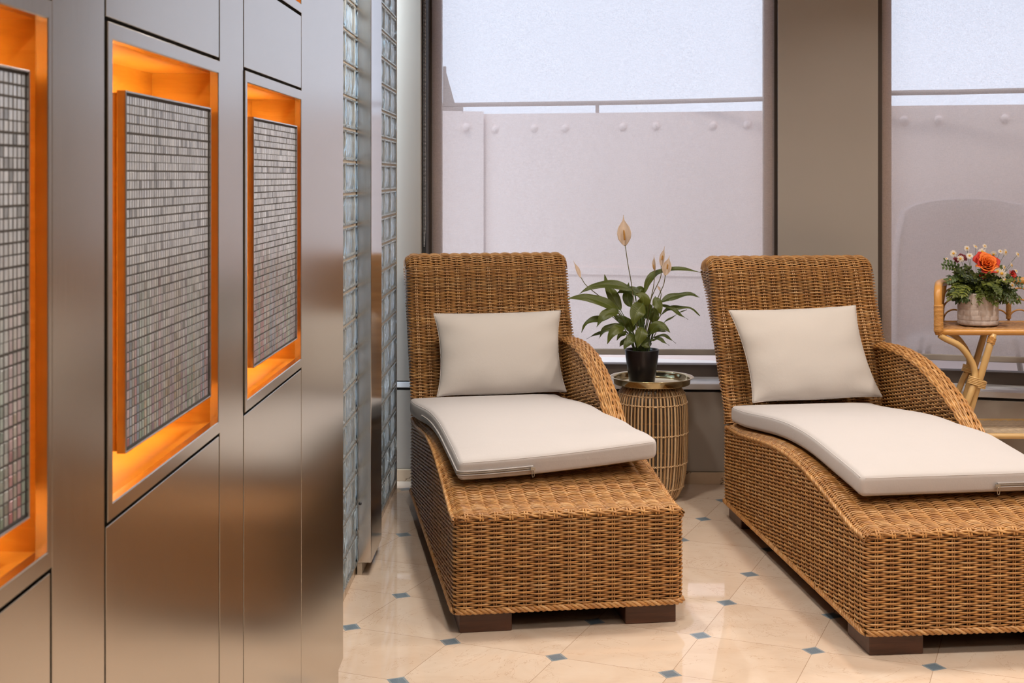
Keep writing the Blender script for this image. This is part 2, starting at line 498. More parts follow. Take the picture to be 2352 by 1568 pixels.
# --- left wall: brushed metal panelling with lit niches. Local y runs along the wall, local x out into the room.
WROT = -math.atan(0.0208)
WLOC = (-0.58, 0, 0)
wl = struct(empty('wall_left', WLOC, WROT), 'brushed metal panelled wall with rectangular lit niches')
PER = 0.835
P0 = 0.955                       # start of the nearest niche bay
BW = 0.637                       # bay width; posts of 0.198 stand between the bays
END = 3.955
G = 0.0036                       # half seam
T = 0.014                        # sheet thickness
ZB, ZN0, ZN1, ZU0, ZU1 = 0.078, 1.034, 1.711, 1.893, 2.57
def sheet(y0, y1, z0, z1, name='metal_panel', g=G):
    m = MB(); m.box((-T, y0 + g, z0 + g), (0, y1 - g, z1 - g), M['metal'])
    return bevel(m.build(name, wl), 0.0007, 1)
bays = [P0 - PER, P0, P0 + PER, P0 + 2 * PER]
for k, p in enumerate(bays):
    sheet(p, p + BW, ZB, ZN0)
    sheet(p, p + BW, ZN1, ZU0)
    if k == 0: sheet(p, p + BW, ZN0, ZN1)
    if k < 3: sheet(p, p + BW, ZU0, CEIL)
    else: sheet(p, p + BW, ZU1, CEIL)
    if k < 3: sheet(p + BW, p + PER, ZB, CEIL, 'metal_post')
sheet(-2.19, bays[0], ZB, CEIL)
sheet(bays[3] + BW, END, ZB, CEIL, 'metal_end_panel', 0.0016)
m = MB()                          # dark carcass behind the sheets, with openings for the niches
def carc(y0, y1, z0, z1): m.box((-0.135, y0, z0), (-T - 0.001, y1, z1), M['gap'])
carc(-2.19, bays[1] + 0.012, 0.0, CEIL)
for k in (1, 2, 3):
    p = bays[k]
    carc(p + 0.012, p + BW - 0.012, 0.0, ZN0 + 0.012)
    if k < 3: carc(p + 0.012, p + BW - 0.012, ZN1 - 0.012, CEIL)
    else:
        carc(p + 0.012, p + BW - 0.012, ZN1 - 0.012, ZU0 + 0.012)
        carc(p + 0.012, p + BW - 0.012, ZU1 - 0.012, CEIL)
    carc(p + BW - 0.012, (bays[k + 1] + 0.012) if k < 3 else END - 0.002, 0.0, CEIL)
m.build('carcass', wl)
m = MB(); m.box((-0.10, END - 0.012, ZB), (-T, END, CEIL), M['metal']); m.build('metal_return', wl)
m = MB(); m.box((-0.016, -2.19, 0.0), (-0.0135, END - 0.003, ZB - 0.003), M['metal']); m.build('plinth', wl)

def niche(p, z0, z1, label):
    n = empty('display_niche', wl.matrix_world @ Vector((0, 0, 0)))
    n.location = WLOC; n.rotation_euler = (0, 0, WROT)
    tag(n, label, 'niche', 'lit niches in the metal wall')
    a0, a1, b0, b1 = p + 0.004, p + BW - 0.004, z0 + 0.003, z1 - 0.003
    i0, i1, j0, j1 = p + 0.024, p + BW - 0.016, z0 + 0.025, z1 - 0.026
    # mitred frame with a chamfered inner edge
    rings = [(-T, 0.0), (0.0015, 0.0), (0.0025, 0.05), (0.0025, 0.93), (0.001, 1.0), (-0.0128, 1.0)]
    v = []
    for x, f in rings:
        y_0, y_1, z_0, z_1 = a0 + (i0 - a0) * f, a1 + (i1 - a1) * f, b0 + (j0 - b0) * f, b1 + (j1 - b1) * f
        v += [(x, y_0, z_0), (x, y_1, z_0), (x, y_1, z_1), (x, y_0, z_1)]
    f = [(k * 4 + i, k * 4 + (i + 1) % 4, k * 4 + 4 + (i + 1) % 4, k * 4 + 4 + i) for k in range(len(rings) - 1) for i in range(4)]
    mb = MB(); mb.add(v, f, M['metal'], None, False)
    mb.build('frame', n)
    d = -0.118
    mb = MB(); th = 0.008
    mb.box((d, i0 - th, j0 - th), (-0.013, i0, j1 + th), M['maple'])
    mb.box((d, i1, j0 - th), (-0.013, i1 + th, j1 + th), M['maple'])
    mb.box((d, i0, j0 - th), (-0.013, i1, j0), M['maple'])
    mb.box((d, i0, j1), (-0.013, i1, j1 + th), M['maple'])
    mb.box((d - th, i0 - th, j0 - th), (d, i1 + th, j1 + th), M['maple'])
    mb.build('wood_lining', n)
    return n

def mosaic(p, z0, label, seed):
    rg = np.random.default_rng(seed)
    o = empty('mosaic_panel', (0, 0, 0)); o.location = WLOC; o.rotation_euler = (0, 0, WROT)
    tag(o, label, 'panel', 'glass mosaic panels in the niches')
    y0, y1, a, b = p + 0.079, p + 0.558, z0 + 0.083, z0 + 0.583
    x1 = 0.0; x0 = -0.052
    mb = MB(); mb.box((x0, y0, a), (x1 - 0.004, y1, b), M['maple']); mb.build('backing_box', o)
    mb = MB(); w = 0.003
    for lo, hi in [((x1 - 0.009, y0 - w, a - w), (x1 + 0.004, y0, b + w)), ((x1 - 0.009, y1, a - w), (x1 + 0.004, y1 + w, b + w)),
                   ((x1 - 0.009, y0, a - w), (x1 + 0.004, y1, a)), ((x1 - 0.009, y0, b), (x1 + 0.004, y1, b + w))]:
        mb.box(lo, hi, M['steel'])
    bevel(mb.build('edge_trim', o), 0.001, 2)
    # tiles: narrow upright rectangles, pillow faced
    mb = MB(); mb.box((x1 - 0.004, y0, a), (x1, y1, b), M['grout'])
    cols = []; y = y0 + 0.002
    while y < y1 - 0.008:
        cw = rg.choice([0.0115, 0.0125, 0.0135, 0.022], p=[.36, .33, .26, .05])
        if y + cw > y1 - 0.001: cw = y1 - 0.001 - y
        cols.append((y, y + cw - 0.0024)); y += cw
    nr = 37; rh = (b - a - 0.004) / nr
    tint = []
    pal = [(.44, .17, .20), (.22, .34, .26), (.20, .28, .40), (.42, .34, .24), (.34, .22, .30), (.36, .38, .36)]
    for _ in cols: tint.append(pal[rg.integers(len(pal))])
    for r in range(nr):
        za = a + 0.002 + r * rh
        g = max(0.0, 1 - r / (nr * 0.55)) ** 0.8      # column tint grows stronger towards the bottom rows
        jz = rg.normal(0, 0.0004)
        for (ya, yb), tn in zip(cols, tint):
            base = 0.60 + rg.normal(0, 0.05)
            if rg.random() < 0.07: base *= 0.55
            c0 = np.array([base * 0.90, base * 0.97, base * 1.05])
            sh = rg.uniform(0.55, 0.95)
            c1 = np.array(tn) * sh
            k = g * rg.uniform(0.55, 0.95)
            c = c0 * (1 - k) + c1 * k
            h = 0.0004 + rg.uniform(-.0001, .0001); s = 0.0008
            zb = za + rh - 0.0012 + jz; z_ = za + jz
            tl = rg.normal(0, 0.00012)
            v = [(x1 - .0005, ya, z_), (x1 - .0005, yb, z_), (x1 - .0005, yb, zb), (x1 - .0005, ya, zb),
                 (x1 + h + tl, ya + s, z_ + s), (x1 + h - tl, yb - s, z_ + s), (x1 + h - tl, yb - s, zb - s), (x1 + h + tl, ya + s, zb - s)]
            mb.add(v, [(4, 5, 6, 7), (0, 1, 5, 4), (1, 2, 6, 5), (2, 3, 7, 6), (3, 0, 4, 7)], M['mosaic'], c, False)
    mb.build('tile_field', o)
    # spacer to the niche back and the strip light hidden behind the panel
    cy, cz = (y0 + y1) / 2, (a + b) / 2
    mb = MB(); mb.box((-0.1176, cy - 0.08, cz - 0.08), (x0, cy + 0.08, cz + 0.08), M['maple']); mb.build('mount_block', o)
    mb = MB(); q = 0.010; e = 0.006
    for lo, hi in [((x0 - .005, y0 + q, a + q), (x0, y0 + q + e, b - q)), ((x0 - .005, y1 - q - e, a + q), (x0, y1 - q, b - q)),
                   ((x0 - .005, y0 + q + e, a + q), (x0, y1 - q - e, a + q + e)), ((x0 - .005, y0 + q + e, b - q - e), (x0, y1 - q - e, b - q))]:
        mb.box(lo, hi, M['led'])
    mb.build('strip_light', o)
    return o

niche(bays[1], ZN0, ZN1, 'orange lit niche nearest the viewer, cut by the left edge of the photo')
niche(bays[2], ZN0, ZN1, 'middle orange lit niche, the large one seen whole in the metal wall')
niche(bays[3], ZN0, ZN1, 'orange lit niche nearest the glass bricks, smallest of the lower row')
niche(bays[3], ZU0, ZU1, 'upper niche at the top edge above the smallest lower niche')
mosaic(bays[1], ZN0, 'blurred mosaic panel cut by the left edge of the photo', 11)
mosaic(bays[2], ZN0, 'large grey glass mosaic panel seen whole in the middle niche', 12)
mosaic(bays[3], ZN0, 'smallest glass mosaic panel, in the niche nearest the glass bricks', 13)
mosaic(bays[3], ZU0, 'glass mosaic panel in the upper niche at the top edge', 14)

# --- glass brick wall, set back behind the end of the metal wall
gl = struct(empty('wall_glass', (-0.688, 0, 0), WROT), 'glass brick wall with pale mortar behind the metal wall')
MY, MZ = 0.24, 0.1168
Y0, Y1 = 6.44 - 11 * MY, 6.44
mb = MB(); J = 0.010; D = 0.085
nz = int((CEIL - 0.03) / MZ)
for k in range(nz + 1):
    z = 0.03 + k * MZ
    z1_ = min(z + J, CEIL)
    mb.box((-D + 0.004, Y0 - 0.2, z), (-0.004, Y1, z1_), M['mortar'])
for k in range(12):
    y = Y0 + k * MY
    mb.box((-D + 0.006, y - J / 2, 0.0), (-0.006, y + J / 2, CEIL), M['mortar'])
mb.box((-D, Y1, 0), (0.0, Y1 + 0.02, CEIL), M['mortar'])
mb.build('mortar_grid', gl)
def brick(mb, y0, y1, z0, z1):
    # pillow faced hollow-looking block: rim, recess and raised wavy centre
    st = [(0.0, 0.0), (0.0, 0.006), (-0.006, 0.012), (-0.004, 0.022), (-0.002, 0.035)]
    for sgn, xo in ((1, 0.0), (-1, -D)):
        v = []; f = []
        for x, q in st:
            v += [(xo + sgn * x, y0 + q, z0 + q), (xo + sgn * x, y1 - q, z0 + q), (xo + sgn * x, y1 - q, z1 - q), (xo + sgn * x, y0 + q, z1 - q)]
        n = len(st)
        for k in range(n - 1):
            for i in range(4):
                q4 = (k * 4 + i, k * 4 + (i + 1) % 4, k * 4 + 4 + (i + 1) % 4, k * 4 + 4 + i)
                f.append(q4 if sgn > 0 else q4[::-1])
        q4 = tuple((n - 1) * 4 + i for i in range(4)); f.append(q4 if sgn > 0 else q4[::-1])
        mb.add(v, f, M['gblock'], None, False)
    v = [(x, y, z) for x in (0.0, -D) for (y, z) in ((y0, z0), (y1, z0), (y1, z1), (y0, z1))]
    mb.add(v, [(i, 4 + i, 4 + (i + 1) % 4, (i + 1) % 4) for i in range(4)], M['gblock'], None, False)
mb = MB()
for c in range(11):
    ya, yb = Y0 + c * MY + J / 2, Y0 + (c + 1) * MY - J / 2
    for k in range(-1, nz + 1):
        za = 0.03 + k * MZ + J; zb = 0.03 + (k + 1) * MZ
        za = max(za, 0.0); zb = min(zb, CEIL)
        if zb - za > 0.03: brick(mb, ya, yb, za, zb)
        elif k == -1: mb.box((-0.05, ya, 0.0), (-0.006, yb, 0.03), M['skirt'])
mb.build('glass_bricks', gl)
# the pale passage wall seen dimly through the bricks
mb = MB(); mb.box((-1.10, Y0 - 0.2, 0), (-1.05, Y1 + 0.3, CEIL), M['pwall'])
struct(mb.build('wall_passage'), 'pale passage wall seen dimly through the glass bricks')
bpy.data.objects['wall_passage'].location = (-0.55, 0, 0)
bpy.data.objects['wall_passage'].rotation_euler = (0, 0, WROT)

_pl = bpy.data.lights.new('brick_fill_light', 'AREA'); _pl.shape = 'RECTANGLE'; _pl.size = 0.3; _pl.size_y = 2.6; _pl.energy = 120; _pl.color = (0.80, 0.91, 1.0)  # unseen fill light added behind the bricks to brighten them
_po = bpy.data.objects.new('brick_fill_light', _pl); COL.objects.link(_po); _po.location = (-1.02, 5.3, CEIL - 0.03)
# --- steel post cladding standing proud of the glass bricks
sp = empty('steel_post', (-0.688, 0, 0), WROT)
tag(sp, 'upright polished steel post standing proud of the glass brick wall', 'post')
mb = MB(); mb.box((0.0, 5.045, 0.048), (0.054, 5.375, CEIL), M['steel']); bevel(mb.build('cladding', sp), 0.002, 2)
mb = MB(); mb.box((0.0, 5.05, 0.0), (0.018, 5.37, 0.05), M['mortar']); mb.build('mortar_foot', sp)
mb = MB()
for z in (0.27,):
    mb.lathe([(0, 0), (0.006, 0.0), (0.006, 0.003), (0.0, 0.004)], M['frame'], 12)
    mb.v[-1] = mb.v[-1][:, [0, 2, 1]] * np.array([1, -1, 1]) + np.array([0.012, 5.045, z])
mb.build('screw', sp)

# --- window wall, left bay (almost square to the view) and right bay (turned 13 degrees)
S1 = -0.045
def w1(x, off=0.0): return 6.59 + off - (-S1) * x if False else 6.59 + off + S1 * x
A1 = math.atan(S1)
TURN = -math.atan(0.262)
C2 = (1.45, 6.52)
def bay(loc, rot, t0, t1, gx0, gx1, wn, wall_name, label):
    """local x along the wall, local y outward. Wall front at y 0, glass at y 0.26."""
    w = struct(empty(wall_name, (loc[0], loc[1], 0), rot), label)
    mb = MB(); mb.box((t0, 0.005, 0.058), (t1, 0.10, 0.445), M['taupe']); bevel(mb.build('lower_panel', w), 0.002, 2)
    mb = MB(); mb.box((t0, 0.02, 0.44), (t1, 0.12, 0.475), M['gap']); mb.build('shadow_gap', w)
    mb = MB(); mb.box((t0, 0.0, 0.459), (t1, 0.29, 0.487), M['sill']); bevel(mb.build('ledge', w), 0.003, 2)
    mb = MB(); mb.box((t0, 0.10, 0.0), (t1, 0.34, 0.46), M['gap']); mb.build('core', w)
    b = MB(); b.box((t0, -0.012, 0.0), (t1, 0.10, 0.057), M['skirt']); 
    bo = bevel(b.build('baseboard_' + wn, None), 0.002, 2); bo.location = (loc[0], loc[1], 0); bo.rotation_euler = (0, 0, rot)
    struct(bo, 'low cream marble skirting under the taupe panel of ' + label.split(' of ')[-1])
    win = struct(empty('window_' + wn, (loc[0], loc[1], 0), rot), 'tall fixed window of ' + label.split(' of ')[-1])
    mb = MB()
    mb.box((gx0 - 0.075, 0.235, 0.485), (gx1 + 0.075, 0.31, 0.548), M['brownframe'])
    mb.box((gx0 - 0.075, 0.245, 0.548), (gx0 - 0.042, 0.31, CEIL), M['brownframe']); mb.box((gx0 - 0.042, 0.245, 0.548), (gx0, 0.31, CEIL), M['litframe'])
    mb.box((gx1 + 0.042, 0.245, 0.548), (gx1 + 0.075, 0.31, CEIL), M['brownframe']); mb.box((gx1, 0.245, 0.548), (gx1 + 0.042, 0.31, CEIL), M['litframe'])
    bevel(mb.build('frame', win), 0.002, 2)
    mb = MB(); mb.box((gx0, 0.27, 0.548), (gx1, 0.276, CEIL), M['pane']); mb.build('pane', win)
    return w, win
wA, winA = bay((0.0, 6.59), A1, -0.60, 1.46, -0.372, 1.265, '1', 'wall_back', 'window wall of the left bay')
wB, winB = bay(C2, TURN, 0.0, 3.2, 0.385, 2.3, '2', 'wall_back_right', 'window wall of the right bay')
# taupe pier at the left end of the window wall
mb = MB(); mb.prism([(-0.62, 0.0), (-0.449, 0.0), (-0.449, 0.34), (-0.62, 0.34)], 0.492, CEIL, M['taupe']); bevel(mb.build('pier', wA), 0.002, 2)
mb = MB(); mb.box((-0.447, 0.05, 0.488), (-0.428, 0.30, CEIL), M['frame']); mb.build('guide_rail', wA)
mb = MB(); mb.box((-0.62, 0.30, 0.0), (-0.40, 0.40, CEIL), M['taupe']); mb.build('pier_back', wA)
# wall closing the right bay
mb = MB(); mb.box((2.38, 0.05, 0.48), (3.2, 0.34, CEIL), M['taupe']); mb.build('pier', wB)
# column between the two bays
mb = MB()
mb.prism([(1.322, 6.675), (1.795, 6.575), (1.86, 6.83), (1.385, 6.93)], 0.487, CEIL, M['taupe'])
co = bevel(mb.build('trim_1'), 0.003, 2)
struct(co, 'broad taupe clad column between the two windows')

# --- roller blinds
def blind(loc, rot, x0, x1, y, label, chain_x=None):
    o = empty('roller_blind', (loc[0], loc[1], 0), rot)
    tag(o, label, 'blind', 'roller blinds at the windows')
    mb = MB(); nx, nz_ = 24, 20
    X = np.linspace(x0, x1, nx); Z = np.linspace(0.632, CEIL - 0.07, nz_)
    v = [(x, y + 0.0012 * math.sin(x * 9 + z * 2), z) for z in Z for x in X]
    f = [(j * nx + i, j * nx + i + 1, (j + 1) * nx + i + 1, (j + 1) * nx + i) for j in range(nz_ - 1) for i in range(nx - 1)]
    mb.add(v, f, M['screen']); mb.build('fabric', o)
    mb = MB(); mb.box((x0, y - 0.007, 0.604), (x1, y + 0.007, 0.634), M['taupe']); bevel(mb.build('bottom_bar', o), 0.004, 3)
    mb = MB(); mb.tube([(x0, y, CEIL - 0.045), (x1, y, CEIL - 0.045)], 0.032, M['taupe'], sides=20, caps=True); mb.build('roller_tube', o)
    if chain_x is not None:
        mb = MB()
        for dx, y_, zlo in ((0.0, 0.0, 1.155), (0.006, 0.010, 1.155)):
            z = zlo
            while z < CEIL - 0.05:
                s = 0.0024
                c = np.array([chain_x + dx * min(1, (z - zlo) * 8 + 0.2), y - 0.150 + y_, z])
                v = [c + np.array(d) * s for d in ((1, 0, 0), (-1, 0, 0), (0, 1, 0), (0, -1, 0), (0, 0, 1), (0, 0, -1))]
                mb.add(v, [(0, 2, 4), (2, 1, 4), (1, 3, 4), (3, 0, 4), (2, 0, 5), (1, 2, 5), (3, 1, 5), (0, 3, 5)], M['chain'])
                z += 0.0062
        mb.build('bead_chain', o)
    return o
blind((0.0, 6.59), A1, -0.413, 1.305, 0.175, 'wide pale roller blind over the left window behind the peace lily', -0.437)
blind(C2, TURN, 0.338, 2.36, 0.175, 'pale roller blind over the right window behind the flower arrangement')

# ------------------------------------------------------------------ outside
mb = MB(); mb.box((-6, 7.2, 0.05), (9, 13.0, 0.25), M['extfloor'])
struct(mb.build('floor_terrace'), 'bright terrace paving outside under the blinds')
def par_pt(u, v, zt=1.941):
    y = FPX * (zt - H) / (405 - v); return ((u - 1176) * y / FPX, y)
pl = [par_pt(940, 261.5), par_pt(1110, 261.5), par_pt(1430, 258.5), par_pt(1750, 254.5), par_pt(2037, 243), par_pt(2200, 241.5), par_pt(2380, 239.5), par_pt(2900, 233), par_pt(3700, 222)]
par = struct(empty('wall_parapet', (0, 0, 0)), 'pale riveted parapet outside the windows with a thin top rail')
mb = MB()
poly = [(p[0], p[1]) for p in pl] + [(p[0] + 0.05, p[1] + 0.16) for p in reversed(pl)]
mb.prism(poly, 0.25, 1.941, M['ext']); mb.build('parapet_panel', par)
mb = MB(); p = par_pt(1000, 258); q = par_pt(1111, 261)
mb.prism([(p[0] - .3, p[1] - 0.03), (q[0], q[1] - 0.03), (q[0], q[1] - 0.004), (p[0] - .3, p[1] - 0.004)], 0.25, 1.955, M['ext']); mb.build('parapet_panel', par)
mb = MB()
ledge = [(p[0], p[1] - 0.015) for p in pl] + [(p[0], p[1] + 0.01) for p in reversed(pl)]
mb.prism(ledge, 0.82, 0.87, M['ext']); mb.build('parapet_ledge', par)
bolts = [(1072, 291), (1137, 297), (1227, 294), (1298, 294), (1431, 291), (1507, 289), (1638, 288), (1716, 286), (2076, 276), (2155, 275), (2308, 272)]
PX = np.array([p[0] for p in pl]); PY = np.array([p[1] for p in pl])
rat = PX / PY
for u, v in bolts:
    r_ = (u - 1176) / FPX
    k = max(0, min(len(pl) - 2, int(np.searchsorted(rat, r_)) - 1))
    (xa, ya), (xb, yb) = pl[k], pl[k + 1]
    t_ = (r_ * ya - xa) / ((xb - xa) - r_ * (yb - ya))
    x, y = xa + t_ * (xb - xa), ya + t_ * (yb - ya)
    if u < 1111: y -= 0.125
    z = H - (v - 405) * y / FPX
    mb = MB(); rr = 0.027
    mb.lathe([(rr, 0), (rr * .92, rr * .35), (rr * .7, rr * .62), (rr * .38, rr * .78), (0, rr * .84)], M['ext'], 20)
    V = mb.v[-1]; mb.v[-1] = np.stack([V[:, 0] + x, y - V[:, 2], V[:, 1] + z], 1)
    mb.build('bolt', par)
mb = MB()
def rl(u, v): return par_pt(u, v, 2.012)
rp = [rl(985, 241.5), rl(1110, 239), rl(1430, 234.5), rl(1750, 226), rl(2037, 213), rl(2200, 210), rl(2380, 206), rl(2900, 199), rl(3700, 187)]
P = spline([(a, b + 0.06, 2.012) for a, b in rp], 60)
mb.tube(P, 0.016, M['extrail'], sides=8, caps=True); mb.build('top_rail', par)
for u in (1373, 2420):
    p = par_pt(u, 259 if u < 1500 else 239)
    mb = MB(); mb.box((p[0] - 0.012, p[1] + 0.04, 1.93), (p[0] + 0.012, p[1] + 0.07, 2.01), M['extrail']); mb.build('rail_post', par)
p = par_pt(1017, 260)
mb = MB(); mb.extr_x([(p[1] + .02, 1.96), (p[1] + .10, 1.96), (p[1] + .10, 2.27), (p[1] + .02, 2.27)], p[0] - 0.0, p[0] + 0.02, M['extrail'])
q = (p[0] + .01, p[1])
mb.add([(q[0], q[1], 1.99), (q[0] + .10, q[1], 1.99), (q[0] + .07, q[1], 2.02), (q[0] + .012, q[1], 2.23), (q[0], q[1], 2.23),
        (q[0], q[1] + .05, 1.99), (q[0] + .10, q[1] + .05, 1.99), (q[0] + .07, q[1] + .05, 2.02), (q[0] + .012, q[1] + .05, 2.23), (q[0], q[1] + .05, 2.23)],
       [(0, 1, 2, 3, 4), (9, 8, 7, 6, 5), (0, 5, 6, 1), (1, 6, 7, 2), (2, 7, 8, 3), (3, 8, 9, 4), (4, 9, 5, 0)], M['extrail'], None, False)
mb.box((q[0] - .05, q[1] - .01, 1.94), (q[0] + .13, q[1] + .08, 1.985), M['extrail']); mb.build('rail_bracket', par)
# rounded shell chair on the terrace, a faint shape behind the right blind
oc = empty('shell_chair', (2.66, 7.74, 0.25), R(-12)); tag(oc, 'rounded outdoor shell chair dimly seen through the right blind', 'chair')
mb = MB(); n = 26; rows = 10; v = []; f = []
for j in range(rows):
    zz = 0.30 + 0.82 * j / (rows - 1)
    for i in range(n):
        a = R(-20) + R(220) * i / (n - 1)
        k = 1 - 0.10 * (j / (rows - 1)) ** 4
        v.append((0.46 * k * math.cos(a), 0.36 * k * math.sin(a) - 0.05, zz - 0.10 * (1 - math.sin(max(0, min(math.pi, a)))) * (j / (rows - 1))))
f = [(j * n + i, j * n + i + 1, (j + 1) * n + i + 1, (j + 1) * n + i) for j in range(rows - 1) for i in range(n - 1)]
mb.add(v, f, M['extchair']); o = mb.build('shell', oc); s_ = o.modifiers.new('t', 'SOLIDIFY'); s_.thickness = 0.03
mb = MB(); mb.lathe([(0, 0.27), (0.40, 0.27), (0.42, 0.31), (0.40, 0.36), (0, 0.38)], M['extchair'], 30); mb.build('seat', oc)
for sx in (-1, 1):
    for sy in (-1, 1):
        mb = MB(); mb.tube([(sx * .26, sy * .2, 0.29), (sx * .32, sy * .26, 0.0)], 0.016, M['extrail'], sides=8, caps=True); mb.build('leg', oc)
# ------------------------------------------------------------------ wicker chaises
CW = 0.766                      # width
LX, LY = -CW / 2, -0.85         # local origin under the middle of the base
PITCH = 0.0071
STAKE = 0.0495
AMP, SR = 0.0056, 0.0033
CANE = np.array([(0.58, 0.300, 0.095), (0.50, 0.240, 0.070), (0.64, 0.365, 0.140), (0.40, 0.180, 0.052), (0.54, 0.265, 0.078), (0.68, 0.42, 0.19)])

_S = np.array([(-0.05, .388), (0, .390), (.13, .396), (.27, .420), (.48, .455), (.69, .478), (.9, .482), (1.08, .472), (1.25, .455), (1.5, .430), (1.7, .424), (1.8, .424)])
_Ss = spline(_S, 400)
def seat_z(s): return np.interp(s, _Ss[:, 0], _Ss[:, 1])
def rim_z(s): return seat_z(s) - 0.020

def rrect(Wd, D, r):
    """closed rounded rectangle as dense (a, b, na, nb), starting at the left side's back, running to the front (b=0), right, back"""
    out = []
    def ln(p, q, n):
        for t in np.linspace(0, 1, 40, endpoint=False): out.append((p[0] + (q[0] - p[0]) * t, p[1] + (q[1] - p[1]) * t, n[0], n[1]))
    def arc(cx, cy, a0):
        for t in np.linspace(0, 1, 10, endpoint=False):
            a = a0 + t * math.pi / 2
            out.append((cx + r * math.cos(a), cy + r * math.sin(a), math.cos(a), math.sin(a)))
    ln((0, D - r), (0, r), (-1, 0)); arc(r, r, math.pi)
    ln((r, 0), (Wd - r, 0), (0, -1)); arc(Wd - r, r, 1.5 * math.pi)
    ln((Wd, r), (Wd, D - r), (1, 0)); arc(Wd - r, D - r, 0)
    ln((Wd - r, D), (r, D), (0, 1)); arc(r, D - r, math.pi / 2)
    return np.array(out)

def row_colour(n, rg):
    k = max(2, n // 40)
    base = CANE[rg.integers(len(CANE), size=k + 1)] * rg.uniform(0.82, 1.12, size=(k + 1, 1))
    x = np.linspace(0, k, n)
    return np.stack([np.interp(x, np.arange(k + 1), base[:, c]) for c in range(3)], 1)

def weave(mb, P, N, row, rg, l0=0.0, stake=STAKE, closed=False, amp=AMP, r=SR):
    """one weft cane over/under the stakes along the dense path P with normals N"""
    L = np.r_[0, np.cumsum(np.linalg.norm(np.diff(P, axis=0), axis=1))]
    tot = L[-1]
    if tot < 0.02: return
    if closed:
        d = np.linalg.norm(P[0] - P[-1]); P = np.vstack([P, P[:1]]); N = np.vstack([N, N[:1]]); L = np.r_[L, L[-1] + d]; tot = L[-1]
        ns = max(2, 2 * round(tot / stake / 2)); n = ns * 4
        l = np.arange(n) * tot / n; st = tot / ns
    else:
        n = max(3, int(tot / (stake / 4)) + 1); l = np.linspace(0, tot, n); st = stake
    p = np.stack([np.interp(l, L, P[:, k]) for k in range(3)], 1)
    q = np.stack([np.interp(l, L, N[:, k]) for k in range(3)], 1)
    q /= np.linalg.norm(q, axis=1)[:, None] + 1e-9
    ph = np.cos(math.pi * (l + l0) / st + math.pi * (row % 2))
    p = p + q * (amp * np.sign(ph) * np.abs(ph) ** 0.8 + rg.normal(0, 0.0004))[:, None]
    mb.tube(p, r * rg.uniform(0.92, 1.06), M['wicker'], q, 6, closed, row_colour(n, rg), caps=not closed)

def stakes(mb, paths, rg, r=0.0029, gap=0.0036):
    """pairs of stakes along each (P, side vector)"""
    for P, side in paths:
        c = CANE[rg.integers(len(CANE))] * rg.uniform(0.75, 1.0)
        for s in (-1, 1):
            mb.tube(P + np.asarray(side) * gap * s, r, M['wicker'], None, 5, False, np.tile(c, (len(P), 1)))

def rope(mb, P, N, rg, r=0.0052, k=3, pitch=0.062, rad=0.0062, closed=False):
    """twisted border of k canes around the path P"""
    L = plen(np.vstack([P, P[:1]]) if closed else P)
    D = np.vstack([P, P[:1]]) if closed else P
    n = int(L / 0.009)
    p = resample(D, n + 1); q = resample(np.vstack([N, N[:1]]) if closed else N, n + 1)
    if closed: p, q = p[:-1], q[:-1]
    T = (np.roll(p, -1, 0) - np.roll(p, 1, 0)) if closed else np.gradient(p, axis=0)
    T /= np.linalg.norm(T, axis=1)[:, None]
    q = q - (q * T).sum(1)[:, None] * T; q /= np.linalg.norm(q, axis=1)[:, None]
    B = np.cross(T, q)
    turns = max(1, round(L / pitch))
    for j in range(k):
        a = 2 * math.pi * (np.arange(len(p)) / (len(p) if closed else len(p) - 1) * turns + j / k)
        c = p + rad * (np.cos(a)[:, None] * q + np.sin(a)[:, None] * B)
        mb.tube(c, r, M['wicker'], q, 6, closed, row_colour(len(c), rg) * 1.05)

# backrest profile: front face F, rear face B, in (s, z)
_F = spline([(1.66, .43), (1.70, .48), (1.745, .56), (1.80, .70), (1.865, .82), (1.912, .90), (1.962, 1.03), (1.985, 1.072)], 300)
_B = spline([(1.745, .41), (1.752, .47), (1.80, .55), (1.875, .65), (1.965, .79), (2.06, .91), (2.14, 1.00), (2.185, 1.045)], 300)
_TOP = spline([(1.985, 1.072), (2.01, 1.102), (2.055, 1.120), (2.11, 1.120), (2.155, 1.105), (2.182, 1.078), (2.185, 1.045)], 120)

def to_local(x, s, z):
    x, s, z = np.broadcast_arrays(x, s, z)
    return np.stack([x + LX, s + LY, z], -1).astype(float)

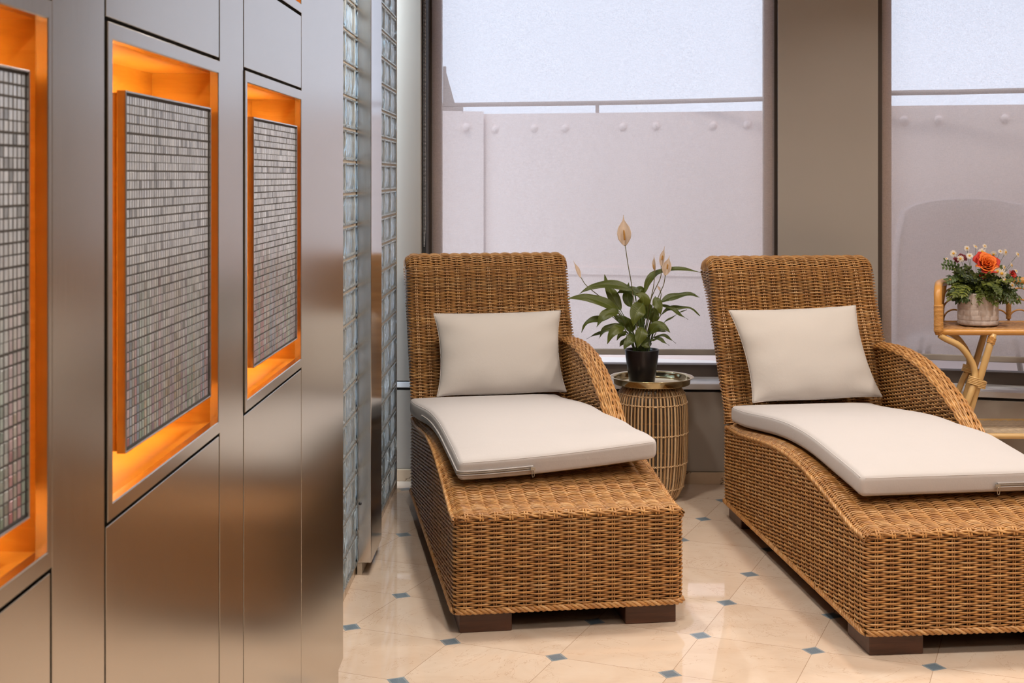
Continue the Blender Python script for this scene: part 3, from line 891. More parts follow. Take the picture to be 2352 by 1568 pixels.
def make_lounger():
    rg = np.random.default_rng(3)
    root = empty('wicker_lounger')
    DEP = 1.74; ZB_ = 0.070
    # ---- base: woven skirt round all four sides
    mb = MB()
    loop = rrect(CW, DEP, 0.022)
    P2 = to_local(loop[:, 0], loop[:, 1], 0.0); N3 = np.stack([loop[:, 2], loop[:, 3], np.zeros(len(loop))], 1)
    tot = plen(np.vstack([loop[:, :2], loop[:1, :2]])); ns = 2 * round(tot / STAKE / 2); st = tot / ns
    row = 0; z = ZB_ + 0.012
    while z < 0.470:
        ok = rim_z(np.clip(loop[:, 1], 0, DEP)) + np.where(loop[:, 1] < 0.023, 0.012, 0) > z
        if ok.all():
            weave(mb, P2 + [0, 0, z], N3, row, rg, closed=True)
        else:
            Ld = np.r_[0, np.cumsum(np.linalg.norm(np.diff(loop[:, :2], axis=0), axis=1))]
            dense = np.arange(0, tot - 1e-3, 0.006)
            px = np.interp(dense, Ld, loop[:, 0]); py = np.interp(dense, Ld, loop[:, 1]); nx = np.interp(dense, Ld, loop[:, 2]); ny = np.interp(dense, Ld, loop[:, 3])
            okd = rim_z(np.clip(py, 0, DEP)) + np.where(py < 0.023, 0.012, 0) > z
            i = 0
            while i < len(dense):
                if okd[i]:
                    j = i
                    while j + 1 < len(dense) and okd[j + 1]: j += 1
                    if j - i > 4:
                        weave(mb, to_local(px[i:j + 1], py[i:j + 1], z), np.stack([nx[i:j + 1], ny[i:j + 1], 0 * nx[i:j + 1]], 1), row, rg, l0=dense[i], stake=st)
                    i = j + 1
                else: i += 1
        z += PITCH; row += 1
    Ld = np.r_[0, np.cumsum(np.linalg.norm(np.diff(loop[:, :2], axis=0), axis=1))]
    pth = []
    for k in range(ns):
        l = k * st
        x, y = np.interp(l, Ld, loop[:, 0]), np.interp(l, Ld, loop[:, 1]); nx, ny = np.interp(l, Ld, loop[:, 2]), np.interp(l, Ld, loop[:, 3])
        pth.append((to_local(x, y, np.linspace(ZB_, float(rim_z(min(max(y, 0), DEP))), 8)), (ny, -nx, 0)))
    stakes(mb, pth, rg)
    # added inner body, darkened so the gaps in the cane look shaded
    ss = np.linspace(0.012, DEP - 0.012, 40)
    sp_ = [(s + LY, float(seat_z(s)) - 0.022) for s in ss]
    poly = [(ss[0] + LY, ZB_ + 0.004)] + [(ss[-1] + LY, ZB_ + 0.004)] + sp_[::-1]
    mb.extr_x(poly, LX + 0.012, LX + CW - 0.012, M['core'])
    mb.build('base', root)
    # ---- twisted border along the bottom
    mb = MB(); lo = rrect(CW + 0.010, DEP + 0.010, 0.027)
    rope(mb, to_local(lo[:, 0] - 0.005, lo[:, 1] - 0.005, ZB_ + 0.006), np.stack([lo[:, 2], lo[:, 3], 0 * lo[:, 2]], 1), rg, closed=True)
    mb.build('bottom_border', root)
    # ---- deck: canes across the top, bent down over both long edges
    mb = MB()
    prof = resample(np.stack([np.linspace(0.004, 1.70, 600), seat_z(np.linspace(0.004, 1.70, 600))], 1), int(1.72 / PITCH))
    tn = np.gradient(prof, axis=0); tn /= np.linalg.norm(tn, axis=1)[:, None]
    e = 0.028
    ang = np.linspace(0, math.pi / 2, 8)
    xs = np.r_[e - e * np.cos(ang), np.linspace(e, CW - e, 40)[1:-1], CW - e + e * np.sin(ang)]
    dz = np.r_[-e + e * np.sin(ang), np.zeros(38), -e + e * np.cos(ang)]
    nx = np.r_[-np.cos(ang), np.zeros(38), np.sin(ang)]; nn = np.r_[np.sin(ang), np.ones(38), np.cos(ang)]
    for k, ((s, z), (ts, tz)) in enumerate(zip(prof, tn)):
        n2 = np.array([-tz, ts])
        P = to_local(xs, s + dz * n2[0], z + dz * n2[1] - 0.004)
        N = np.stack([nx, nn * n2[0], nn * n2[1]], 1)
        weave(mb, P, N, k, rg, l0=-plen(P) / 2)
    pth = []
    SX = CW / 2 + STAKE * np.arange(-7, 8)
    for x in SX:
        q = resample(prof, 60)
        pth.append((to_local(x, q[:, 0], q[:, 1] - 0.004), (1, 0, 0)))
    stakes(mb, pth, rg)
    mb.build('deck', root)
    # ---- rim borders along both sides, and the front top edge
    mb = MB()
    ss = np.linspace(0.0, 1.70, 120)
    for x, nxs in ((-0.003, -1), (CW + 0.003, 1)):
        rope(mb, to_local(x, ss, rim_z(ss) + 0.002), np.tile([nxs, 0, 0.0], (120, 1)), rg, r=0.0042, k=3, pitch=0.05, rad=0.0042)
    xs2 = np.linspace(0.01, CW - 0.01, 60)
    rope(mb, to_local(xs2, -0.004, 0.384), np.tile([0, -0.7, 0.7], (60, 1)), rg, r=0.0034, k=2, pitch=0.099, rad=0.0046)
    for x in SX:     # stake ends looped over the front edge
        for d in (-0.0045, 0.0045):
            t = np.linspace(0, 1, 9)
            a = t * math.pi / 2
            P = to_local(x + d, 0.012 - 0.020 * np.cos(a), 0.372 + 0.021 * np.sin(a))
            mb.tube(P, 0.0036, M['wicker'], np.tile([1.0, 0, 0], (9, 1)), 6, False, np.tile(CANE[0] * 1.1, (9, 1)), caps=True)
    mb.build('rim_border', root)
    # ---- backrest
    mb = MB()
    nrow = int(plen(_F) / PITCH)
    Fp = resample(_F, nrow); Bp = resample(_B, nrow)
    for k in range(nrow):
        d = Bp[k] - Fp[k]; D = np.linalg.norm(d); u = d / D
        lp = rrect(CW, D, min(0.03, D * 0.3))
        P = to_local(lp[:, 0], Fp[k, 0] + u[0] * lp[:, 1], Fp[k, 1] + u[1] * lp[:, 1])
        N = np.stack([lp[:, 2], lp[:, 3] * u[0], lp[:, 3] * u[1]], 1)
        # one run round the left side, front and right side, one across the rear, both keyed to the stakes
        i0, i1 = 0, 140
        mid = (len(lp) * 0 + 50 + 20)
        Pf = np.vstack([P[191:], P[:150]]); Nf = np.vstack([N[191:], N[:150]])
        lc = plen(Pf[:9 + 71])
        weave(mb, Pf, Nf, k, rg, l0=-lc)
        weave(mb, P[139:], N[139:], k, rg, l0=-plen(P[139:]) / 2)
    tp = resample(_TOP, int(plen(_TOP) / PITCH)); tt = np.gradient(tp, axis=0); tt /= np.linalg.norm(tt, axis=1)[:, None]
    for k, ((s, z), (ts, tz)) in enumerate(zip(tp, tt)):
        n2 = np.array([-tz, ts])
        ch = _B[-1] - _F[-1]; chn = np.array([-ch[1], ch[0]]) / np.linalg.norm(ch)
        cosn = max(0.35, float(n2 @ chn)); dep = max(e, float((np.array([s, z]) - _F[-1]) @ chn) / cosn)
        dn = np.linspace(dep, e, 6)[:-1]
        if dep - e < 0.004: X2, Z2, A2, B2 = xs, dz, nx, nn
        else:
            X2 = np.r_[0 * dn, xs, 0 * dn + CW]; Z2 = np.r_[-dn, dz, -dn[::-1]]; A2 = np.r_[0 * dn - 1, nx, 0 * dn + 1]; B2 = np.r_[0 * dn, nn, 0 * dn]
        P = to_local(X2, s + Z2 * n2[0], z + Z2 * n2[1])
        weave(mb, P, np.stack([A2, B2 * n2[0], B2 * n2[1]], 1), k + nrow, rg, l0=-plen(P) / 2)
    pth = []
    FT = resample(np.vstack([_F, _TOP[1:]]), 60)
    for x in SX:
        pth.append((to_local(x, FT[:, 0], FT[:, 1]), (1, 0, 0)))
        q = resample(_B, 24); pth.append((to_local(x, q[:, 0], q[:, 1]), (1, 0, 0)))
    for t in (0.3, 0.7):
        q = resample(_F * (1 - t) + _B * t, 30)
        for x in (0.002, CW - 0.002): pth.append((to_local(x, q[:, 0], q[:, 1]), (0, 1, 0)))
    stakes(mb, pth, rg)
    out = np.vstack([resample(_F, 30), resample(_TOP, 14)[1:], resample(_B, 30)[::-1][1:]])
    c = out.mean(0)
    nrm = np.gradient(out, axis=0); nrm = np.stack([-nrm[:, 1], nrm[:, 0]], 1); nrm /= np.linalg.norm(nrm, axis=1)[:, None] + 1e-9
    ins = out - nrm * 0.011
    mb.extr_x([(p[0] + LY, p[1]) for p in ins], LX + 0.011, LX + CW - 0.011, M['core'])
    mb.build('backrest', root)
    # ---- arm on the right side only
    mb = MB()
    arm = spline([(.790, .462), (.835, .515), (.885, .558), (1.02, .627), (1.15, .676), (1.31, .721), (1.47, .744), (1.63, .750), (1.80, .742)], 260)
    TH = 0.062; X0 = CW - TH + 0.004
    def s_front(z):
        up = arm[:int(arm[:, 1].argmax()) + 1]
        return float(np.interp(z, up[:, 1], up[:, 0]))
    zt = arm[:, 1].max(); z = 0.435; k = 0
    s_end = lambda z: float(np.interp(z, _F[:, 1], _F[:, 0])) + 0.03
    while z < zt - 0.016:
        s0 = s_front(z + 0.012) + 0.004; s1 = s_end(z)
        if s1 - s0 > 0.08:
            lp = rrect(TH, s1 - s0, 0.014)
            P = to_local(X0 + lp[:, 0], s0 + lp[:, 1], z); N = np.stack([lp[:, 2], lp[:, 3], 0 * lp[:, 2]], 1)
            weave(mb, P, N, k, rg, closed=True, stake=0.036)
        z += PITCH; k += 1
    ap = resample(arm, 90)
    an = np.gradient(ap, axis=0); an /= np.linalg.norm(an, axis=1)[:, None]; an = np.stack([-an[:, 1], an[:, 0]], 1)
    core = [(p[0] + LY, p[1]) for p in (ap - an * 0.020)] + [(1.80 + LY, 0.44), (0.83 + LY, 0.44)]
    mb.extr_x(core, LX + X0 + 0.010, LX + X0 + TH - 0.010, M['core'])
    mb.build('armrest', root)
    mb = MB()                                     # plaited top of the arm: interlaced long canes bent over its width
    ncan = 15
    for j in range(ncan):
        th = math.pi * (j / (ncan - 1))           # from the inner edge over the top to the outer edge
        x = X0 + TH / 2 - (TH / 2 + 0.006) * math.cos(th)
        h = -0.010 + 0.016 * math.sin(th)
        q = resample(arm, 110); n_ = np.gradient(q, axis=0); n_ /= np.linalg.norm(n_, axis=1)[:, None]; n_ = np.stack([-n_[:, 1], n_[:, 0]], 1)
        l = np.linspace(0, plen(arm), 110)
        wv = 0.0034 * np.cos(math.pi * l / 0.045 + math.pi * (j % 2))
        sw = 0.0012 * np.sin(math.pi * l / 0.09 + j * 0.9)
        P = to_local(x + sw - math.cos(th) * wv, q[:, 0] + n_[:, 0] * (h + wv * math.sin(th)), q[:, 1] + n_[:, 1] * (h + wv * math.sin(th)))
        N = np.stack([np.full(110, -math.cos(th)), n_[:, 0] * math.sin(th), n_[:, 1] * math.sin(th)], 1)
        mb.tube(P, 0.0044, M['wicker'], N, 6, False, row_colour(110, rg) * 1.12, caps=True)
    for j in range(30):                           # short binding canes across
        f = (j + 0.5) / 30
        i = int(f * 109); q0 = resample(arm, 110)
        tv = q0[min(i + 1, 109)] - q0[max(i - 1, 0)]; tv /= np.linalg.norm(tv); nv = np.array([-tv[1], tv[0]])
        t = np.linspace(0.02, math.pi - 0.02, 16)
        sl = tv[None, :] * (0.03 * np.sin(t * 1.0 - math.pi / 2))[:, None]
        h = -0.010 + 0.015 * np.sin(t) + 0.003 * np.cos(t * 11)
        P = to_local(X0 + TH / 2 - (TH / 2 + 0.005) * np.cos(t), q0[i, 0] + nv[0] * h + sl[:, 0], q0[i, 1] + nv[1] * h + sl[:, 1])
        mb.tube(P, 0.0030, M['wicker'], None, 5, False, row_colour(16, rg) * 1.05)
    mb.build('armrest_border', root)
    # ---- wooden block feet
    for x0, y0 in ((0.016, 0.016), (CW - 0.016 - 0.175, 0.016), (0.016, 1.53), (CW - 0.016 - 0.175, 1.53)):
        mb = MB(); mb.box((x0 + LX, y0 + LY, 0.0), (x0 + 0.175 + LX, y0 + 0.20 + LY, 0.0735), M['dwood'])
        bevel(mb.build('foot', root), 0.004, 3)
    return root

def place(o, O, deg):
    a = R(deg); ca, sa = math.cos(a), math.sin(a)
    lx, ly = -LX, -LY
    o.location = (O[0] + ca * lx - sa * ly, O[1] + sa * lx + ca * ly, 0)
    o.rotation_euler = (0, 0, a)
    return o

L1 = ((-0.186, 4.385), 8.9)
L2 = ((1.1045, 4.180), 5.5)
lg1 = tag(make_lounger(), 'honey brown wicker chaise longue standing beside the glass brick wall', 'lounger', 'wicker chaises longues')
place(lg1, *L1)
lg2 = copy_tree(lg1)
tag(lg2, 'honey brown wicker chaise longue in front of the rattan shelf with flowers')
place(lg2, *L2)

# ------------------------------------------------------------------ seat cushions
def make_cushion(name, x0, x1, s0, s1, lift, th, yaw, seed, zip_runs, label, group):
    """boxed cushion following the seat curve. lift(x01, s) raises it off the deck. zip_runs: list of ('left'|'front', from, to)"""
    rg = np.random.default_rng(seed)
    root = empty(name)
    tag(root, label, 'cushion', group)
    r = 0.017; Wd = x1 - x0
    ns_ = 90
    base = np.linspace(s0, s1, ns_)
    th_ = np.linspace(0, math.pi / 2, 6)
    S = np.r_[s0 + r * (1 - np.cos(th_))[:-1] * 1.0, base[(base > s0 + r) & (base < s1 - r)], s1 - r * (1 - np.cos(th_))[::-1][1:]]
    # cross-section: rounded rectangle (a in 0..1 across, h 0..th)
    def section(inset):
        pts = []
        q = r
        w, h = Wd - 2 * inset, th - 2 * inset
        q = max(0.002, min(q, r - inset * 0.7))
        na, nh = 22, 5
        def arc(cx, cy, a0): 
            for t in np.linspace(0, 1, 6, endpoint=False):
                a = a0 + t * math.pi / 2; pts.append((cx + q * math.cos(a), cy + q * math.sin(a)))
        X0_, X1_, H0, H1 = inset, Wd - inset, inset, th - inset
        for t in np.linspace(0, 1, na, endpoint=False): pts.append((X1_ - q - (w - 2 * q) * t, H1))
        arc(X0_ + q, H1 - q, math.pi / 2)
        for t in np.linspace(0, 1, nh, endpoint=False): pts.append((X0_, H1 - q - (h - 2 * q) * t))
        arc(X0_ + q, H0 + q, math.pi)
        for t in np.linspace(0, 1, na, endpoint=False): pts.append((X0_ + q + (w - 2 * q) * t, H0))
        arc(X1_ - q, H0 + q, 1.5 * math.pi)
        for t in np.linspace(0, 1, nh, endpoint=False): pts.append((X1_, H0 + q + (h - 2 * q) * t))
        arc(X1_ - q, H1 - q, 0)
        return np.array(pts)
    cy, sy = math.cos(R(yaw)), math.sin(R(yaw))
    xc, sc = x0 + Wd / 2, s0
    def pt(a, s, h):
        """a: distance from the left edge, s: along, h: above the underside"""
        a = np.asarray(a, float); s = np.asarray(s, float); h = np.asarray(h, float)
        f = a / Wd
        e = np.minimum(np.clip((s - s0) / 0.16, 0, 1), np.clip((s1 - s) / 0.16, 0, 1)); ex = np.clip(np.minimum(f, 1 - f) / 0.22, 0, 1)
        crown = 0.014 * np.sin(e * math.pi / 2) * np.sin(ex * math.pi / 2)
        bul = np.sin(np.clip(h / th, 0, 1) * math.pi)
        k = np.where(h > th * 0.5, 1.0, 0.0)
        z = seat_z(s) + 0.010 + lift(f, s) + h + crown * k * (h / th)
        ds = (seat_z(s + .01) - seat_z(s - .01)) / .02
        X = a - Wd / 2; q_ = np.clip((s - 0.60) / 0.22, 0, 1); X = X - 0.042 * q_ * q_ * (3 - 2 * q_) * np.clip(f, 0, 1) ** 2; X = X * (1 + 0.010 * bul * (np.abs(X) > Wd * 0.4))
        Y = s - s0 - ds * h * 0.6
        return to_local(xc + cy * X - sy * Y, sc + sy * X + cy * Y, z)
    mb = MB(); v = []; f = []
    n = None
    for s in S:
        d0, d1 = s - s0, s1 - s
        d = min(d0, d1); ins = r - math.sqrt(max(0, r * r - (r - d) ** 2)) if d < r else 0.0
        sec = section(ins); n = len(sec)
        v.append(pt(sec[:, 0], np.full(n, s), sec[:, 1]))
    v = np.vstack(v)
    for k in range(len(S) - 1):
        for i in range(n):
            f.append((k * n + i, k * n + (i + 1) % n, (k + 1) * n + (i + 1) % n, (k + 1) * n + i))
    f.append(tuple(reversed(range(n)))); f.append(tuple(range((len(S) - 1) * n, len(S) * n)))
    mb.add(v, [q[::-1] for q in f], M['cushion'])
    body = mb.build('cover', root)
    # welt seams round the top and bottom edge of the boxing
    for hh, nm in ((th - 0.0085, 'piping'), (0.0085, 'piping')):
        o = 0.0065
        A = []
        def seg(p, q, m_):
            for t in np.linspace(0, 1, m_, endpoint=False): A.append((p[0] + (q[0] - p[0]) * t, p[1] + (q[1] - p[1]) * t))
        c = 0.012
        a0, a1, b0, b1 = o - 0.002, Wd - o + 0.002, s0 + o - 0.002, s1 - o + 0.002
        seg((a0 + c, b0), (a1 - c, b0), 40); seg((a1 - c, b0), (a1, b0 + c), 4); seg((a1, b0 + c), (a1, b1 - c), 70); seg((a1, b1 - c), (a1 - c, b1), 4)
        seg((a1 - c, b1), (a0 + c, b1), 40); seg((a0 + c, b1), (a0, b1 - c), 4); seg((a0, b1 - c), (a0, b0 + c), 70); seg((a0, b0 + c), (a0 + c, b0), 4)
        A = np.array(A)
        mb = MB(); mb.tube(pt(A[:, 0], A[:, 1], np.full(len(A), hh)), 0.0026, M['cushion'], None, 6, True); mb.build(nm, root)
    # zip
    for run in zip_runs:
        A = np.array(run); A = spline(A, 120)
        mb = MB()
        hz = th * 0.40
        for dh, rr, m_ in ((0.0065, 0.0030, M['cushion']), (-0.0065, 0.0030, M['cushion']), (0, 0.0036, M['zip'])):
            mb.tube(pt(A[:, 0], A[:, 1], np.full(120, hz + dh)), rr, m_, None, 6, False, caps=True)
        zo = mb.build('zipper', root)
        e = pt(A[-1:, 0], A[-1:, 1] - 0.006, np.array([hz]))[0]
        mb = MB()
        mb.box((e[0] - 0.010, e[1] - 0.004, e[2] - 0.006), (e[0] + 0.006, e[1] + 0.003, e[2] + 0.006), M['zipm'])
        t = np.linspace(0, 2 * math.pi, 20, endpoint=False)
        mb.tube(np.stack([e[0] - 0.002 + 0.0042 * np.sin(t), np.full(20, e[1] - 0.006), e[2] - 0.016 + 0.013 * np.cos(t)], 1), 0.0014, M['zipm'], None, 6, True)
        bevel(mb.build('zip_pull', zo), 0.001, 2)['label'] = 'small metal zip pull'
    return root

def lift1(f, s): return 0.004 + 0.048 * np.clip(f, 0, 1) ** 1.6 * np.exp(-((s - 0.26) / 0.22) ** 2) + 0.012 * np.exp(-((s - 0.26) / 0.2) ** 2)
def lift2(f, s): return 0.004 + 0.016 * np.exp(-((s - 0.22) / 0.2) ** 2)
CTH = 0.072
c1 = make_cushion('seat_cushion', 0.040, 0.752, 0.262, 1.64, lift1, CTH, 2.4, 5,
                  [[(-0.002, 1.2), (-0.002, 0.8), (-0.002, 0.32), (0.006, 0.268), (0.05, 0.2595), (0.15, 0.2595), (0.262, 0.2595)]],
                  'pale linen seat cushion on the chaise beside the glass bricks, its front right corner lifting', 'seat cushions on the chaises')
place(c1, *L1)
c2 = make_cushion('seat_cushion', 0.062, 0.732, 0.235, 1.64, lift2, CTH, 2.6, 6,
                  [[(0.66, 0.2325), (0.55, 0.2325), (0.475, 0.2325)]],
                  'pale linen seat cushion on the chaise in front of the rattan shelf', 'seat cushions on the chaises')
place(c2, *L2)

# ------------------------------------------------------------------ pillows
def make_pillow(LP, xc, s_mid, zc, w, h, t, lean, roll, seed, label, yaw=0, shear=0.0):
    rg = np.random.default_rng(seed)
    o = empty('throw_pillow'); tag(o, label, 'pillow', 'pillows leaning on the chaise backs')
    n = 46
    U = np.linspace(-1, 1, n)
    # even out spacing towards the seam
    U = np.sign(U) * (1 - (1 - np.abs(U)) ** 1.25)
    u, v_ = np.meshgrid(U, U)
    prof = (np.clip(1 - np.abs(u) ** 2.6, 0, 1) * np.clip(1 - np.abs(v_) ** 2.6, 0, 1)) ** 0.62
    pin_u = 1 - 0.085 * (1 - np.abs(v_) ** 2.2) * np.abs(u) ** 2; pin_v = 1 - np.where(v_ > 0, 0.035, 0.07) * (1 - np.abs(u) ** 2.2) * np.abs(v_) ** 2
    X = w / 2 * u * pin_u; Z = h / 2 * v_ * pin_v
    Z = Z - 0.010 * (v_ < 0) * np.abs(v_) ** 2 * np.cos(u * math.pi) * 0.6
    X = X + shear * Z
    ph = rg.uniform(0, 6, 6)
    wr = 0.0035 * (np.sin(u * 9 + v_ * 3 + ph[0]) * np.abs(v_) ** 2 + np.sin(v_ * 10 - u * 4 + ph[1]) * np.abs(u) ** 2) * (prof > 0.02)
    rad = np.sqrt(u ** 2 + v_ ** 2)
    wr += 0.003 * np.sin(np.arctan2(v_, u) * 12 + ph[2]) * np.clip(rad - 0.75, 0, 1) * 2 * (prof > 0.02)
    def side(sg):
        return np.stack([X, sg * (t / 2 * prof + wr), Z], -1).reshape(-1, 3)
    f = [(j * n + i, j * n + i + 1, (j + 1) * n + i + 1, (j + 1) * n + i) for j in range(n - 1) for i in range(n - 1)]
    mb = MB()
    fr, bk = side(-1), side(1)
    mb.add(np.vstack([fr, bk]), f + [tuple(x + n * n for x in q[::-1]) for q in f], M['pillow'])
    me = mb.build('cover', o)
    bm = bmesh.new(); bm.from_mesh(me.data); bmesh.ops.remove_doubles(bm, verts=bm.verts, dist=0.0006); bm.to_mesh(me.data); bm.free()
    edge = np.r_[fr.reshape(n, n, 3)[0], fr.reshape(n, n, 3)[:, -1][1:], fr.reshape(n, n, 3)[-1][::-1][1:], fr.reshape(n, n, 3)[:, 0][::-1][1:-1]]
    mb = MB(); mb.tube(edge, 0.0015, M['pillow'], None, 6, True); mb.build('edge_seam', o)
    (O, deg) = LP
    a = R(deg); ca, sa = math.cos(a), math.sin(a)
    o.location = (O[0] + ca * xc - sa * s_mid, O[1] + sa * xc + ca * s_mid, zc)
    o.rotation_euler = (Matrix.Rotation(a + R(yaw), 4, 'Z') @ Matrix.Rotation(-lean, 4, 'X') @ Matrix.Rotation(roll, 4, 'Y')).to_euler()
    return o
make_pillow(L1, 0.392, 1.655, 0.698, 0.590, 0.384, 0.150, R(19), R(-0.5), 21, 'cream cushion pillow leaning on the chaise back beside the glass bricks')
make_pillow(L2, 0.340, 1.665, 0.723, 0.580, 0.418, 0.150, R(20), R(-1.6), 22, 'cream cushion pillow leaning on the chaise back near the rattan shelf', shear=-0.14)
# ------------------------------------------------------------------ drum side table
TX, TY = 0.653, 6.265
tb = empty('side_table', (TX, TY, 0))
tag(tb, 'round drum side table of thin bamboo slats with a brass tray top', 'table')
TAN = np.array([(0.68, 0.47, 0.26), (0.60, 0.38, 0.19), (0.74, 0.54, 0.32), (0.54, 0.34, 0.17)])
_tp = spline([(0.112, 0.0), (0.132, 0.03), (0.149, 0.075), (0.160, 0.15), (0.166, 0.25), (0.167, 0.35), (0.164, 0.43), (0.157, 0.475), (0.143, 0.508), (0.122, 0.528)], 60)
def t_rad(z): return float(np.interp(z, _tp[:, 1], _tp[:, 0]))
rg = np.random.default_rng(5)
NS = 58
for k in range(NS):
    a = 2 * math.pi * k / NS + rg.normal(0, 0.006)
    ca, sa = math.cos(a), math.sin(a)
    q = resample(_tp, 18)
    w = rg.uniform(0.0042, 0.0058)
    mb = MB()
    P = np.stack([q[:, 0] * ca, q[:, 0] * sa, q[:, 1]], 1)
    mb.tube(P, w, M['bamboo'], np.tile([ca, sa, 0.0], (18, 1)), 6, False, np.tile(TAN[rg.integers(4)] * rg.uniform(.85, 1.1), (18, 1)), True, flat=0.45)
    mb.build('slat', tb)
for z in (0.062, 0.175, 0.313, 0.450, 0.492):
    n = NS * 6; a = np.arange(n) * 2 * math.pi / n
    for s in (0, 1):
        mb = MB()
        r_ = t_rad(z) + 0.0038 * np.cos(a * NS / 2 * 2 / 2 + s * math.pi) ; zz = z + 0.0026 * np.sin(a * NS + s * math.pi)
        mb.tube(np.stack([r_ * np.cos(a), r_ * np.sin(a), zz], 1), 0.0019, M['bamboo'], None, 5, True, np.tile(TAN[2] * 1.1, (n, 1)))
        mb.build('lashing', tb)
for z, rr, nm in ((0.006, 0.112, 'base_ring'), (0.524, 0.118, 'top_ring')):
    mb = MB(); a = np.arange(60) * 2 * math.pi / 60
    mb.tube(np.stack([rr * np.cos(a), rr * np.sin(a), 0 * a + z], 1), 0.006, M['bamboo'], None, 8, True, np.tile(TAN[1], (60, 1))); mb.build(nm, tb)
mb = MB()
mb.lathe([(0, 0.531), (0.150, 0.531), (0.176, 0.534), (0.1785, 0.538), (0.1800, 0.560), (0.1860, 0.5635), (0.1945, 0.5645), (0.1950, 0.5665), (0.1860, 0.5665),
          (0.1780, 0.5635), (0.1760, 0.558), (0.1745, 0.540), (0.171, 0.5375), (0, 0.5375)], M['brass'], 96)
mb.build('tray_top', tb)

# ------------------------------------------------------------------ peace lily
PXc, PYc = 0.603, 6.225
PZ = 0.5380
pl_ = empty('peace_lily', (PXc, PYc, PZ))
tag(pl_, 'peace lily with cream flowers in a black pot on the brass tray table', 'plant')
mb = MB()
mb.lathe([(0, 0), (0.055, 0), (0.0585, 0.003), (0.0800, 0.158), (0.0800, 0.160), (0.0765, 0.160), (0.0755, 0.145), (0.0735, 0.143)], M['pot'], 64); mb.build('pot', pl_)
mb = MB(); mb.lathe([(0.0745, 0.142), (0.05, 0.146), (0, 0.150)], M['soil'], 30); mb.build('soil', pl_)
PSC = 6.2 / FPX
def lp(x, y, dy=0.0):
    """plant sketch coordinates -> local point; dy is depth towards (-) or away (+) from the viewer"""
    u = 1280 + x / 3.564; v = 480 + y / 3.564
    Y = PYc + dy
    return np.array([(u - 1176) * Y / FPX - PXc, dy, H - (v - 405) * Y / FPX - PZ])
def leaf(pts, width, tint, nrm=None, fold=0.35, petiole=True, sag=0.0, seed=0, wave=0.004):
    rgl = np.random.default_rng(seed)
    K = [lp(*p) for p in pts]
    n = 22
    C = spline(K, n)
    T = np.gradient(C, axis=0); T /= np.linalg.norm(T, axis=1)[:, None]
    if nrm is None: nrm = (0, -0.55, 0.8)
    Nn = np.tile(np.array(nrm, float), (n, 1)); Nn -= (Nn * T).sum(1)[:, None] * T; Nn /= np.linalg.norm(Nn, axis=1)[:, None]
    B = np.cross(T, Nn)
    t = np.linspace(0, 1, n)
    wd = width / 2 * np.clip(np.sin(math.pi * np.clip(t, 0, 1) ** 0.78), 0, 1) ** 0.8 * (1 - 0.55 * t ** 2.2)
    wd[0] = max(wd[0], 0.0012); wd[-1] = 0.0004
    m_ = 9; A = np.linspace(-1, 1, m_)
    v = []; c = []
    ph = rgl.uniform(0, 6)
    for i in range(n):
        for a in A:
            p = C[i] + B[i] * wd[i] * a + Nn[i] * (abs(a) * wd[i] * fold - a * a * wd[i] * 0.25 + wave * math.sin(t[i] * 11 + ph + (1.5 if a > 0 else 0)) * abs(a) ** 2)
            v.append(p); c.append((a * .5 + .5, t[i], tint))
    f = [(i * m_ + j, i * m_ + j + 1, (i + 1) * m_ + j + 1, (i + 1) * m_ + j) for i in range(n - 1) for j in range(m_ - 1)]
    mb = MB(); mb.add(v, f, M['leaf'], c)
    if petiole:
        b = np.array([C[0][0] * 0.22 + rgl.uniform(-.018, .018), C[0][1] * 0.3 + rgl.uniform(-.018, .018), 0.145])
        mid = (b + C[0]) / 2 + np.array([(-C[0][0]) * 0.06, 0, 0.02])
        mb.tube(spline([b, mid, C[0], C[2]], 18), np.linspace(0.0026, 0.0016, 18), M['gstem'], None, 6)
    return mb.build('leaf', pl_)
